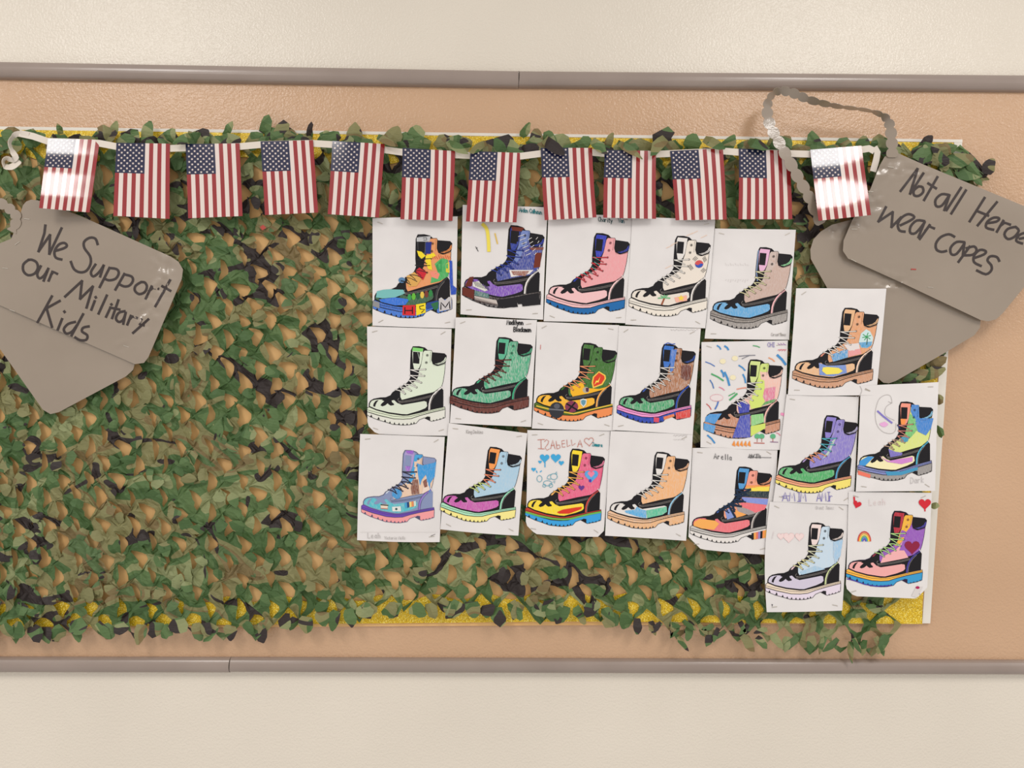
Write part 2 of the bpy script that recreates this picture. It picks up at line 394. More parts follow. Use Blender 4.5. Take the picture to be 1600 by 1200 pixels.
flaps = []            # (visible size, verts, faces, shift)
def flap(cx, cy, ang, L, W, d0, lift, seed, force=False, shift=None):
    prof = [(0.0, 0.75), (0.25, 1.05), (0.55, 1.0), (0.8, 0.75), (1.0, 0.32 * rnd(seed, 77))]
    vs, fs = [], []
    ux, uy = math.cos(ang), math.sin(ang); nx, ny = -uy, ux
    bend = (rnd(seed, 1) - 0.5) * 0.9; fold = (rnd(seed, 2) - 0.3) * 0.007; side = (rnd(seed, 9) - 0.5) * 0.012
    for k, (t, wv) in enumerate(prof):
        bx = cx + ux * L * t + nx * bend * L * t * t * 0.5; by = cy + uy * L * t + ny * bend * L * t * t * 0.5
        d = d0 + lift * math.sin(min(1.0, t * 1.15) * 1.9)
        for s in (-1, 0, 1):
            jw = W * 0.5 * wv * (1 + (rnd(seed, k, s, 3) - 0.5) * 0.5)
            x = bx + nx * s * jw; y = by + ny * s * jw
            dd = d + (fold if s == 0 else side * s) * wv
            if not force: dd = net_depth_cap(x, y, dd)
            elif d0 < 0.05: dd = min(dd, 0.0395)
            elif k == 0: dd = 0.037
            vs.append(at(x, y, max(dd, 0.014)))
    for k in range(4):
        for s in range(2):
            a = k * 3 + s
            fs += [(a, a + 1, a + 4), (a, a + 4, a + 3)]
    if shift is None: shift = ((rnd(seed, 5) - 0.5) * 0.5, 0, (rnd(seed, 6) - 0.5) * 0.5)
    vis = 0 if covered(cx + ux * L * 0.5, cy + uy * L * 0.5) else L * W
    flaps.append((vis, vs, fs, shift))
for (i, j, cx, cy) in cells:
    if covered(cx, cy) and not near_cover(cx, cy, 1): pass
    if covered(cx, cy) and all(covered(cx + dx, cy + dy) for dx, dy in ((14, 0), (-14, 0), (0, 14), (0, -14))): continue
    low = cy > 955
    s = i * 100 + j
    # the cut tongue hangs from the left lip of its hole
    if rnd(s, 10) < 0.5 and not low:
        flap(cx - 4, cy - 12 + 6 * rnd(s, 16), math.radians(115 + 85 * rnd(s, 12)), 17 + 9 * rnd(s, 13), 13 + 8 * rnd(s, 14), 0.0225, 0.004 + 0.007 * rnd(s, 15), s, shift=((rnd(s, 17) - .5) * .025, 0, (rnd(s, 18) - .5) * .025))
    if rnd(s, 20) < 0.3 and not low:
        flap(cx + 20 + (rnd(s, 21) - .5) * 10, cy + (rnd(s, 22) - .5) * 14, math.radians(360 * rnd(s, 23)), 16 + 11 * rnd(s, 24), 12 + 9 * rnd(s, 25), 0.022, 0.006, s + 50000, shift=((rnd(s, 27) - .5) * .04, 0, (rnd(s, 28) - .5) * .04))
# fringe: top, right bunch, bottom
random.seed(11)
x = -60
k = 0
while x < 1495:
    y = BTOP(x) + 20 + random.random() * 8
    ang = random.choice([-20, -40, -80, -160, 190, 170, 10, 0, -30]) + random.uniform(-15, 15)
    flap(x, y, math.radians(ang), random.uniform(26, 38), random.uniform(20, 30), 0.020, random.uniform(0.010, 0.020), 90000 + k, True)
    x += random.uniform(10, 19); k += 1
for (x, y, a, L, W) in [(1462, 240, -25, 36, 20), (1478, 250, 10, 46, 22), (1495, 262, 25, 42, 24), (1500, 240, 50, 48, 14), (1450, 238, 40, 40, 24), (1490, 275, 70, 30, 18), (1515, 262, 65, 34, 12), (1522, 270, 35, 26, 11), (1470, 262, 60, 30, 22), (1440, 232, -40, 26, 16), (1505, 280, 100, 22, 14),
        (1462, 626, -15, 13, 16), (1464, 676, -25, 11, 18), (1455, 790, 5, 13, 10), (1440, 590, -20, 40, 20), (1455, 575, -30, 30, 16), (1410, 600, -28, 46, 22), (1400, 590, 5, 40, 14),
        (410, 208, -60, 30, 20), (420, 214, -5, 28, 14), (484, 216, -95, 26, 10), (350, 212, -50, 26, 12), (176, 212, -70, 24, 14), (95, 210, -100, 18, 10), (815, 214, -60, 26, 12), (948, 232, -80, 26, 14)]:
    k += 1; flap(x, y, math.radians(a), L, W, 0.022, 0.014, 95000 + k, True)
# leaves folded down over the top edge of the flags
for (x, y, a, L, W) in [(850, 226, 20, 34, 14), (925, 228, 30, 26, 12), (1040, 225, 150, 30, 14), (1100, 226, 20, 30, 12), (700, 232, 10, 30, 9), (760, 232, 170, 24, 9), (590, 222, 10, 26, 8), (300, 222, 180, 26, 9), (965, 232, 10, 40, 8), (1170, 228, 20, 28, 10)]:
    k += 1; flap(x, y - 9, math.radians(a + (14 if a < 90 else -14)), L + 6, W + 3, 0.0665, 0.003, 97000 + k, True)
def netbot(x):
    pts = [(-60, 985), (120, 985), (250, 985), (400, 982), (480, 968), (560, 955), (700, 952), (940, 955), (1000, 975), (1150, 1000), (1330, 1010), (1400, 1000)]
    for (a, ya), (c, yc) in zip(pts, pts[1:]):
        if a <= x <= c: return ya + (yc - ya) * (x - a) / (c - a)
    return 985
x = -60
while x < 1400:
    y = netbot(x) - 8 + random.uniform(-6, 4)
    flap(x, y, math.radians(random.uniform(40, 150)), random.uniform(20, 34), random.uniform(14, 24) * (0.6 if x > 1000 else 1), 0.026, random.uniform(0.004, 0.016), 99000 + k, True); k += 1
    x += random.uniform(14, 26)
for t in range(12):
    flap(1385 - random.uniform(0, 400), 0 + 985 + random.uniform(-30, 15), math.radians(random.uniform(0, 180)), random.uniform(18, 30), 8, 0.03, 0.015, 99900 + t, True)
for y in range(250, 560, 24):
    flap(1478 - (y - 250) * 0.03 - (18 if y > 560 else 0), y, math.radians(random.uniform(60, 220)), 20, 15, 0.024, 0.01, 98500 + y)
flaps.sort(key=lambda f: -f[0])
NP = 300
for vis, vs, fs, sh in flaps[:NP]:
    o = mk('fabric_flap', vs, fs, M_CAMO, net); set_shift(o, [sh] * len(vs))
vs, fs, shs = [], [], []
for vis, v_, f_, sh in flaps[NP:]:
    bi = len(vs); vs += v_; fs += [tuple(q + bi for q in f) for f in f_]; shs += [sh] * len(v_)
o = mk('fabric_flap', vs, fs, M_CAMO, net, kind='stuff'); set_shift(o, shs)
vs = [at(x, y, 0.047) for x, y in ((406, 355), (411, 351), (416, 356), (410, 360))]
mk('red_label', vs, [(0, 1, 2, 3)], M_RED, net, label='tiny red fabric label')

# ------------------------------------------------------------------ strokes
def ribbon2d(pts, wd, closed=False):
    """polyline (pixels) -> quads of a constant-width ribbon"""
    P = [Vector(p) for p in pts]
    if closed: P.append(P[0])
    Q = [P[0]]
    for a, c in zip(P, P[1:]):
        n = max(1, int((c - a).length / 5))
        for k in range(1, n + 1): Q.append(a + (c - a) * k / n)
    P = [Q[0]] + [q for p, q in zip(Q, Q[1:]) if (q - p).length > 1e-5]
    L_, R2 = [], []
    for k, p in enumerate(P):
        if k == 0 and not closed: t = P[1] - P[0] if len(P) > 1 else Vector((1, 0))
        elif k == len(P) - 1 and not closed: t = P[-1] - P[-2]
        else:
            pa = P[k - 1] if k else P[-2]; pb = P[k + 1] if k < len(P) - 1 else P[1]
            t = (p - pa).normalized() + (pb - p).normalized()
            if t.length < 0.2: t = p - pa
        t = t.normalized(); n = Vector((-t.y, t.x)) * wd / 2
        e = Vector((0, 0))
        if not closed and k == 0: e = -t * wd * 0.3
        if not closed and k == len(P) - 1: e = t * wd * 0.3
        L_.append(p + n + e); R2.append(p - n + e)
    return L_, R2
def smooth_pts(pts, n=4):
    P = [Vector(p) for p in pts]
    if len(P) < 3: return [tuple(p) for p in P]
    out = []
    for k in range(len(P) - 1):
        p0 = P[max(k - 1, 0)]; p1 = P[k]; p2 = P[k + 1]; p3 = P[min(k + 2, len(P) - 1)]
        for q in range(n):
            t = q / n
            out.append(tuple(0.5 * ((2 * p1) + (p2 - p0) * t + (2 * p0 - 5 * p1 + 4 * p2 - p3) * t * t + (3 * p1 - p0 - 3 * p2 + p3) * t ** 3)))
    out.append(tuple(P[-1])); return out

# ------------------------------------------------------------------ boot template (units of one 6.3x enlarged drawing)
TB = dict(
 body=[(105,858),(106,825),(120,798),(150,780),(210,768),(270,765),(318,745),(338,715),(375,690),(410,665),(470,632),(500,600),(517,560),(512,490),(515,400),(520,300),(538,262),(600,262),(655,275),(680,298),(722,300),(728,320),(850,332),(872,352),(866,395),(858,430),(850,520),(835,610),(822,650),(838,685),(838,862),(700,890),(600,918),(480,942),(440,942),(300,922),(180,890)],
 toe=[(112,850),(115,822),(132,798),(160,788),(200,784),(240,786),(282,792),(322,796),(352,790),(385,820),(430,838),(550,818),(650,800),(672,808),(678,850),(660,870),(600,895),(480,930),(430,928),(300,910),(180,880)],
 lick1=[(145,850),(150,825),(168,800),(200,788),(182,812),(170,835),(165,858)],
 lick2=[(228,790),(255,800),(228,825),(218,842),(236,852),(265,842),(288,822),(300,834),(318,845),(350,840),(352,828),(332,812),(326,790),(290,775)],
 shaft=[(655,300),(720,300),(728,312),(722,395),(735,435),(780,452),(858,425),(850,520),(835,610),(820,662),(790,688),(735,715),(600,745),(430,790),(415,760),(412,705),(440,680),(470,660),(520,630),(565,600),(590,560),(600,500),(620,440),(632,370),(640,320)],
 placket=[(655,300),(720,300),(728,312),(716,395),(700,430),(670,470),(640,560),(600,610),(560,620),(590,560),(600,500),(620,440),(632,370),(640,320)],
 tongue=[(545,273),(640,283),(630,360),(618,430),(598,475),(572,495),(548,480),(537,420),(532,330),(536,292)],
 label=[(540,312),(607,318),(600,432),(538,426)],
 collar=[(727,320),(850,332),(868,350),(862,385),(845,408),(800,432),(755,428),(727,400)],
 rim=[(866,362),(868,392),(848,418),(792,440),(755,432),(810,420),(842,398),(856,370)],
 heel=[(738,745),(760,722),(838,690),(838,862),(705,888),(712,830),(722,780)],
 stripe=[(822,664),(775,700),(738,740),(712,785),(700,830),(697,888)],
 welt=[(85,872),(105,858),(180,890),(300,922),(440,942),(490,940),(600,916),(700,889),(852,855),(856,882),(700,918),(600,946),(520,974),(440,980),(350,976),(200,942),(85,906)],
 sole=[(85,904),(200,940),(350,975),(440,979),(520,973),(600,945),(700,916),(857,880),(855,962),(800,982),(718,1000),(705,990),(650,965),(600,985),(570,1020),(500,1035),(440,1037),(340,1030),(260,1005),(190,985),(120,955),(86,938)],
 wedge=[(650,968),(680,952),(708,955),(708,998)],
 cuff=[(338,732),(350,708),(378,692),(395,690),(372,708),(356,728)])
TEETH = [(125,945,22),(198,968,22),(262,992,18),(310,1008,16),(355,1017,16),(400,1022,16),(440,1025,16),(480,1025,15),(520,1020,15),(548,1012,14),(740,990,13),(772,982,13),(805,975,13),(838,962,13)]
LACE_L = [(515,492),(508,545),(500,598),(450,634),(408,658),(365,688)]
EYE_P = [(662,487),(650,552),(620,618),(575,665),(520,698),(460,728)]

class Art:
    def __init__(s): s.items = []; s.seq = 0
    def poly(s, pts, col, layer, streak=0.0): s.items.append(('p', pts, col, layer, streak))
    def line(s, pts, wd, col, layer, closed=False): s.items.append(('l', pts, wd, col, layer, closed))
BLK = (27, 25, 29)
def affine(anc):
    (sx, sy), (hx, hy), (tx, ty) = anc
    A = Matrix(((85, 872, 1), (852, 855, 1), (540, 262, 1)))
    Ai = A.inverted()
    cx = Ai @ Vector((sx, hx, tx)); cy = Ai @ Vector((sy, hy, ty))
    return lambda p: (cx[0] * p[0] + cx[1] * p[1] + cx[2], cy[0] * p[0] + cy[1] * p[1] + cy[2])
W_ = (226, 221, 217)
def boot(art, anc, shaft=W_, toe=W_, tongue=W_, rim=W_, stripe=W_, welt=W_, sole=W_, lace=(228, 224, 218), collar=BLK, black=BLK, stk=0.3, ostk=None, eyelet=W_, label=None, placket=None, cuff=None, tab=None, solestk=0.0, lace2=None, line=BLK):
    T = affine(anc); q = lambda k: [T(p) for p in TB[k]]
    label = label or black
    art.poly(q('body'), black, 0)
    art.poly(q('welt'), welt, 0, solestk); art.poly(q('sole'), sole, 0, solestk)
    art.poly(q('shaft'), shaft, 1, stk)
    if placket: art.poly(q('placket'), placket, 1, stk * 0.5)
    art.poly(q('toe'), toe, 1, stk)
    art.poly(q('tongue'), tongue, 1, 0.1)
    if cuff: art.poly(q('cuff'), cuff, 1)
    art.poly(q('collar'), collar, 1)
    art.poly(q('lick1'), black, 3); art.poly(q('lick2'), black, 3); art.poly(q('label'), label, 3)
    art.poly(q('rim'), rim, 3, 0.1)
    art.poly(q('heel'), black, 3)
    L = lambda pts, wd, col, layer, c=False: art.line([T(p) for p in pts], wd, col, layer, c)
    L(TB['stripe'], 15, stripe, 3)
    L([(p[0] + 12, p[1] + 6) for p in TB['stripe'][1:]], 3, (150, 144, 140) if black == BLK else line, 4)
    L([(TB['stripe'][k][0] - 9, TB['stripe'][k][1] - 3) for k in range(6)], 4, line, 3)
    L([(812, 650), (840, 688)], 7, tab or W_, 4)
    L(TB['welt'], 4.5, line, 3, True)
    L(TB['sole'], 4.5, line, 3, True)
    L([(85, 886), (190, 914), (340, 948), (440, 956), (510, 952), (600, 930), (700, 902), (855, 868)], 3, line, 3)
    L(TB['shaft'][7:14], 4, line, 3); L(TB['shaft'][:6] + [(858, 428), (850, 520), (835, 610), (822, 655)], 4, line, 3)
    L(TB['collar'], 4, line, 3, True)
    L(TB['body'][:20], 6, line, 3)
    art.poly(q('wedge'), line, 3)
    for x, y, h in TEETH: art.poly([T((x - h * .55, y + h * .6)), T((x + h * .1, y - h * .6)), T((x + h * .6, y + h * .7))], line, 3)
    # stitching on the black band
    for row in (0, 12):
        for k in range(26):
            t = k / 25; x = 400 + 312 * t; y = 806 + row - 62 * t + 8 * math.sin(t * 3)
            L([(x, y), (x + 6, y - 1)], 4, (158, 150, 146) if black == BLK else (60, 60, 80), 4)
    L([(400, 772), (388, 786), (396, 804), (412, 800)], 4, (140, 134, 130), 4)
    for k in range(12):
        t = k / 11; L([(712 - 4 * t, 312 + 100 * t), (712 - 4 * t, 317 + 100 * t)], 2.5, line, 4)
        L([(740 + 110 * t, 448 + 10 * math.sin(t * 3.1) - 14 * t), (745 + 110 * t, 448 + 10 * math.sin(t * 3.1) - 15 * t)], 2.5, line, 4)
    for ex, ey in ((680, 348), (670, 420)):
        L([(ex + 11 * math.cos(t), ey + 11 * math.sin(t)) for t in [k * math.pi / 4 for k in range(8)]], 3, line, 4, True)
        art.poly([T((ex + 6 * math.cos(t), ey + 6 * math.sin(t))) for t in [k * math.pi / 3 for k in range(6)]], line if eyelet == W_ else eyelet, 4)
    for ex, ey in EYE_P:
        L([(ex + 9 * math.cos(t), ey + 8 * math.sin(t)) for t in [k * math.pi / 4 for k in range(8)]], 2.5, line, 3, True)
    for k in range(6):
        c = lace if (lace2 is None or k < 3) else lace2
        l = LACE_L[k]; e = EYE_P[k]
        pts = smooth_pts([l, ((l[0] * .55 + e[0] * .45), (l[1] + e[1]) / 2 + (2 if k < 2 else -10)), e], 4)
        L(pts, 11, line, 4); L(pts, 7.5, c, 5)
        if k < 5:
            e2 = EYE_P[k + 1]; pts = [l, (l[0] * .6 + e2[0] * .4, (l[1] + e2[1]) / 2 - 12), ((l[0] * .2 + e2[0] * .8), e2[1] - 18)]
            L(smooth_pts(pts, 3), 10, line, 4); L(smooth_pts(pts, 3), 6.5, c, 5)
def blob(cx, cy, rx, ry, n=12, a0=0.0, jit=0.0):
    return [(cx + rx * math.cos(a0 + t * 2 * math.pi / n) * (1 + jit * math.sin(t * 5.3)), cy + ry * math.sin(a0 + t * 2 * math.pi / n) * (1 + jit * math.cos(t * 3.7))) for t in range(n)]
def heart(cx, cy, r, tilt=0.0):
    P = []
    for k in range(20):
        t = k / 20 * 2 * math.pi
        x = 16 * math.sin(t) ** 3 / 16 * r; y = -(13 * math.cos(t) - 5 * math.cos(2 * t) - 2 * math.cos(3 * t) - math.cos(4 * t)) / 16 * r
        P.append((cx + x * math.cos(tilt) - y * math.sin(tilt), cy + x * math.sin(tilt) + y * math.cos(tilt)))
    return P

# simple handwriting glyphs on a 4 x 6 grid, y up
GL = {'A': "0,0 2,6 4,0|1,2 3,2", 'B': "0,0 0,6 2,6 3.2,5 2,3.2 0,3|2,3.2 3.6,2 2.4,0 0,0", 'C': "4,5 2,6 .4,4 .4,2 2,0 4,1", 'D': "0,0 0,6 2.4,5.4 4,3 2.6,.6 0,0", 'E': "3.6,6 0,6 0,0 3.6,0|0,3 2.6,3",
 'G': "4,5 2,6 .4,4 .4,2 2,0 4,1 4,3 2.4,3", 'H': "0,0 0,6|4,0 4,6|0,3 4,3", 'I': "2,0 2,6|.8,6 3.2,6|.8,0 3.2,0", 'J': "1,6 4,6|3,6 3,1 1.6,0 .4,1", 'K': "0,0 0,6|3.6,6 0,2.6 3.6,0", 'L': "0,6 0,0 3.4,.3", 'M': "0,0 .6,6 2,2 3.4,6 4,0", 'N': "0,0 .4,6 3.4,0 4,6",
 'R': "0,0 0,6 2.4,6 3.4,4.6 2.4,3.2 0,3|1.6,3 3.6,0", 'S': "3.6,5.2 2,6 .5,4.8 3.4,2 2,0 .2,1", 'V': "0,6 2,0 4,6", 'Z': "0,6 4,6 0,0 4,0",
 'a': "3,3.4 1.2,3.8 .3,1.8 1,.2 2.8,1 3,3.6 3.2,0", 'b': "0,6 0,0 2.4,.2 3,2 2,3.4 0,2.6", 'c': "3,3.2 1.4,3.8 .3,2 1.4,0 3,.8", 'd': "3,2.8 1.4,3.6 .3,2 1.2,.1 3,1|3.2,6 3,0", 'e': "0,2 2.8,2.2 2,3.8 .6,3.2 .3,1 1.6,0 3,.6", 'h': "0,6 0,0|0,2.4 1.8,3.6 2.8,2.4 2.8,0",
 'i': "1,3.6 1,0|1,5 1.1,5.2", 'k': "0,6 0,0|2.6,3.6 .2,1.6 2.8,0", 'l': "1,6 1,0", 'm': "0,0 .2,3.6|.2,2.6 1.2,3.6 1.8,2.6 1.8,0|1.8,2.6 2.9,3.6 3.5,2.4 3.6,0", 'n': "0,0 .2,3.6|.2,2.4 1.6,3.6 2.6,2.4 2.8,0", 'o': "1.6,3.6 .3,2.4 .6,.4 2,0 3,1.4 2.6,3.2 1.6,3.6",
 'g': "3,3.4 1.2,3.8 .3,1.8 1,.2 2.8,1 3,3.6 3,-1 1.6,-2 .4,-1.2", 'r': "0,0 .2,3.6|.2,2.2 1.4,3.6 2.4,3.2", 's': "2.6,3.2 1.2,3.7 .6,2.6 2.4,1.2 1.6,0 .2,.4", 't': "1.2,5.4 1.2,.4 2.4,0|.2,3.8 2.4,3.8", 'u': "0,3.6 .3,.6 1.6,0 2.8,1 3,3.6 3,0", 'v': "0,3.6 1.4,0 2.8,3.6", 'w': "0,3.6 .8,0 1.8,2.8 2.8,0 3.6,3.6", 'y': "0,3.6 1.6,.4|3,3.6 .6,-2", '/': "0,0 3,6", '1': "1.5,0 1.5,6", '8': "2,3 .4,4.6 2,6 3.4,4.6 2,3 .3,1.4 2,0 3.6,1.4 2,3", '2': "0,5 2,6 3.4,4.4 0,0 4,0", '3': "0,6 3.4,6 1.4,3.6 3.4,2 2,0 0,.8"}
def text(art, s, x, y, h, col, wd=5, slope=0.0, adv=0.85, squash=0.75, flip=False):
    """x, y = baseline start, in the same units as the crop"""
    u = h / 6.0; cx = 0.0
    for ch in s:
        if ch == ' ': cx += 3.2 * u * adv; continue
        g = GL.get(ch)
        if not g: continue
        for st in g.split('|'):
            pts = []
            for p in st.split():
                a, b_ = p.split(','); a = float(a) * u * squash; b_ = float(b_) * u
                px = cx + a; py = -b_
                if flip: py = -(h - b_)
                pts.append((x + px, y + py + slope * px))
            if len(pts) > 1: art.line(pts, wd, col, 5)
        cx += (3.6 if ch in 'mwMWABCDEGHKNRVZ' else 1.9 if ch in 'ilI1' else 3.2) * u * adv * squash / 0.75 + 0.6 * u

def draw(i, art):
    s = SHEETS[i]; a = s['a']; P = art.poly; L = art.line
    pencil = (165, 160, 158)
    if i == 1:
        boot(art, a, shaft=(226, 150, 96), toe=(58, 98, 70), tongue=(74, 76, 80), rim=(228, 138, 70), stripe=(60, 60, 64), welt=(48, 104, 196), sole=(58, 116, 206), lace=(40, 38, 40), stk=0.1, solestk=0.15)
        P([(600, 310), (660, 300), (650, 420), (600, 420)], (40, 52, 130), 2)
        P([(515, 390), (560, 400), (600, 440), (560, 470), (530, 440)], (238, 214, 50), 4)
        P([(600, 440), (680, 410), (700, 440), (650, 470), (665, 580), (625, 570), (600, 500)], (238, 214, 50), 4)
        P([(690, 520), (760, 460), (820, 480), (825, 640), (740, 690), (650, 710), (660, 640), (720, 600)], (70, 170, 92), 2, 0.15)
        P([(700, 540), (760, 470), (760, 600), (720, 600)], (60, 150, 84), 2)
        P([(830, 485), (862, 490), (870, 730), (905, 760), (900, 820), (850, 825), (835, 640)], (36, 76, 180), 2, 0.1)
        P([(800, 520), (835, 500), (838, 610), (800, 600)], (220, 200, 70), 2)
        P([(495, 590), (540, 555), (612, 600), (575, 680), (540, 650)], (200, 40, 54), 4)
        P([(412, 640), (490, 600), (560, 670), (510, 740), (430, 745)], (214, 164, 88), 4)
        P([(640, 600), (700, 590), (740, 620), (720, 670), (660, 650)], (234, 140, 120), 2)
        P([(110, 850), (120, 790), (180, 775), (240, 770), (380, 775), (400, 810), (300, 850), (180, 860)], (120, 186, 184), 2)
        P([(140, 870), (300, 850), (440, 870), (400, 925), (300, 930), (160, 895)], (40, 110, 210), 2, 0.15)
        for k, c in enumerate([(60, 150, 84), (100, 180, 60), (40, 90, 60), (220, 190, 80), (120, 60, 50), (50, 130, 70)]):
            P(blob(440 + k * 42, 850 - k * 8, 20, 36, 8), c, 2)
        P([(375, 930), (500, 925), (500, 1030), (370, 1025)], (206, 44, 50), 2); L([(395, 950), (395, 1010)], 10, BLK, 5); L([(395, 980), (470, 980)], 10, BLK, 5); L([(470, 945), (470, 1010)], 10, BLK, 5)
        P([(505, 920), (600, 905), (600, 1000), (508, 1030)], (240, 214, 40), 2); L([(580, 930), (540, 940), (545, 965), (590, 970), (560, 1000)], 9, BLK, 5)
        P([(610, 905), (720, 880), (720, 940), (610, 970)], (44, 70, 140), 2); P([(650, 915), (725, 890), (725, 960), (690, 980)], (50, 110, 70), 2)
        P([(730, 865), (755, 850), (790, 880), (830, 845), (855, 850), (855, 965), (735, 990)], (196, 192, 192), 4)
        L([(750, 970), (752, 900), (795, 950), (835, 890), (840, 960)], 11, BLK, 5)
        P([(80, 880), (145, 900), (145, 960), (78, 935)], (140, 140, 142), 2)
        P(blob(365, 680, 34, 28), (90, 130, 170), 1)
        P([(512, 260), (650, 245), (640, 300), (512, 300)], (190, 190, 192), 2); L([(575, 265), (610, 262), (612, 285), (580, 285)], 6, BLK, 4)
        for k in range(9): L([(660 + k * 22, 430 + (k % 3) * 8), (675 + k * 22, 470)], 5, (206, 90, 70), 3)
    elif i == 2:
        boot(art, a, shaft=(44, 62, 150), toe=(120, 70, 180), tongue=(40, 60, 150), rim=(44, 62, 170), stripe=W_, welt=(62, 52, 52), sole=(62, 56, 58), lace=(44, 62, 150), stk=0.35, solestk=0.35, placket=(110, 130, 190))
        P([(560, 150), (690, 165), (660, 200), (570, 190)], (112, 50, 36), 2); P([(560, 190), (640, 200), (630, 300), (556, 300)], BLK, 4)
        P([(735, 360), (880, 355), (875, 380), (760, 385)], (120, 54, 38), 2, 0.2); P([(800, 410), (860, 410), (845, 550), (780, 560)], (112, 50, 36), 2)
        P([(560, 590), (740, 590), (700, 640), (580, 630)], (146, 84, 66), 2, 0.5); P([(540, 580), (780, 580), (740, 620), (560, 650)], W_, 1)
        P([(110, 720), (150, 650), (190, 645), (170, 740), (110, 745)], (104, 46, 36), 4); P([(80, 750), (195, 775), (190, 870), (80, 825)], (104, 46, 36), 4)
        P([(180, 700), (240, 690), (330, 780), (300, 790), (180, 740)], (216, 214, 206), 4, 0.2)
        for k in range(9): L([(190 + k * 16, 690 + k * 5), (215 + k * 16, 740 + k * 5)], 5, (60, 66, 60), 5)
        P([(200, 780), (340, 815), (340, 860), (200, 830)], (60, 110, 106), 4, 0.4); P([(196, 835), (420, 880), (440, 930), (200, 870)], (196, 186, 180), 4)
        for k in range(24): L([(200 + k * 11, 850 + k * 3.3), (212 + k * 11, 895 + k * 1.5)], 4, (90, 70, 66), 5)
        for k in range(46):
            x = 420 + k * 9; L([(x, 880 - k * 1.5), (x + 22, 945 - max(0, k - 16) * 0.9 - (25 if 20 < k < 26 else 0))], 9, (34, 32, 36), 5)
        L(smooth_pts([(280, 130), (320, 180), (335, 280), (340, 390)]), 34, (234, 216, 90), 3); L([(400, 220), (425, 320)], 12, (226, 190, 90), 3)
        L([(210, 350), (235, 395)], 6, BLK, 3); L([(215, 372), (228, 358)], 4, BLK, 3)
        text(art, 'Aiden Calhoun', 640, 5, 42, (24, 110, 116), 7, 0.12, 0.62)
        for k in range(14): L([(630 + k * 16, 250 + (k * 37) % 190), (690 + k * 12, 230 + (k * 37) % 190)], 5, W_, 3)
    elif i == 3:
        boot(art, a, shaft=(232, 160, 164), toe=(236, 188, 190), tongue=(48, 60, 178), rim=(52, 62, 170), stripe=(238, 200, 200), welt=(238, 190, 192), sole=(34, 104, 168), lace=(200, 58, 66), stk=0.18, eyelet=(120, 20, 44), cuff=(40, 60, 160))
        text(art, 'Charity', 598, 100, 44, (22, 66, 70), 6, 0.1, 0.72); text(art, 'Van', 795, 112, 44, (22, 90, 104), 6, 0.1, 0.7)
        for k, (x, y) in enumerate([(555, 450), (560, 500), (535, 550), (500, 590), (450, 610)]): L([(x, y), (x + 45, y + 30)], 6, (60, 160, 150), 6)
    elif i == 4:
        boot(art, a, shaft=(230, 220, 208), toe=(228, 218, 206), tongue=W_, welt=(230, 224, 214), sole=(230, 222, 210), stk=0.15)
        P(blob(773, 458, 42, 38), (206, 84, 84), 2); P([(731, 458), (760, 470), (790, 452), (815, 458), (800, 485), (770, 497), (742, 485)], (52, 88, 180), 3)
        for (x, y, dx, dy) in [(735, 405, 25, -25), (828, 410, 15, 35), (690, 490, 25, 35), (815, 520, 25, -25)]:
            for k in (-1, 0, 1): L([(x - dx * .6 + k * 10, y - dy * .6 + k * 8 * (1 if dx * dy < 0 else -1)), (x + dx * .6 + k * 10, y + dy * .6 + k * 8 * (1 if dx * dy < 0 else -1))], 4, BLK, 4)
        L([(405, 855), (432, 790)], 16, (150, 84, 56), 4)
        for q in [(370, 795), (395, 770), (460, 768), (485, 795), (430, 765)]: L([(430, 790), q], 12, (112, 178, 128), 4)
        P([(528, 790), (650, 765), (655, 820), (545, 838)], (236, 178, 160), 2); 
        P([(595 + (36 if k % 2 == 0 else 16) * math.cos(k * math.pi / 5 - 1.57), 795 + (34 if k % 2 == 0 else 15) * math.sin(k * math.pi / 5 - 1.57)) for k in range(10)], (240, 208, 80), 4)
        for (x, y) in [(450, 300), (500, 270), (650, 180), (700, 160), (790, 200), (440, 500)]: L([(x, y), (x + 60, y - 28)], 5, (236, 206, 184), 3)
        for k in range(14): L([(640 + k * 16, 38 - (k % 3) * 8), (652 + k * 16, 44)], 3, pencil, 3)
    elif i == 5:
        boot(art, a, shaft=(196, 168, 156), toe=(92, 164, 214), tongue=(226, 176, 208), rim=(150, 216, 160), stripe=(236, 182, 186), welt=(136, 128, 122), sole=(150, 144, 140), lace=(220, 214, 170), stk=0.3, solestk=0.35, placket=(200, 180, 172))
        L([(600, 260), (582, 480), (590, 560)], 7, (150, 176, 220), 1)
        text(art, 'Carson Jones', 725, 1105, 30, pencil, 4, 0, 0.6)
        for k in range(10): L([(275 + k * 24, 385 + (k % 2) * 14), (285 + k * 24, 410)], 3, (205, 200, 198), 3); L([(275 + k * 24, 560 + (k % 3) * 8), (285 + k * 24, 545)], 3, (205, 200, 198), 3)
    elif i == 6:
        c = (226, 180, 136)
        boot(art, a, shaft=(222, 158, 112), toe=c, tongue=c, rim=c, stripe=(236, 206, 186), welt=(196, 144, 108), sole=(202, 150, 116), stk=0.25, solestk=0.25, cuff=(214, 140, 120))
        P([(810, 438), (850, 460), (880, 520), (870, 590), (820, 625), (760, 620), (738, 560), (760, 480)], (200, 222, 224), 2)
        P([(738, 570), (870, 560), (860, 600), (820, 622), (765, 618)], (84, 158, 204), 3, 0.3)
        L(smooth_pts([(815, 590), (822, 540), (812, 510)]), 8, (60, 90, 60), 4)
        for q in [(775, 520), (780, 490), (830, 475), (855, 500), (850, 535), (795, 545)]: L([(815, 512), q], 8, (60, 160, 96), 4)
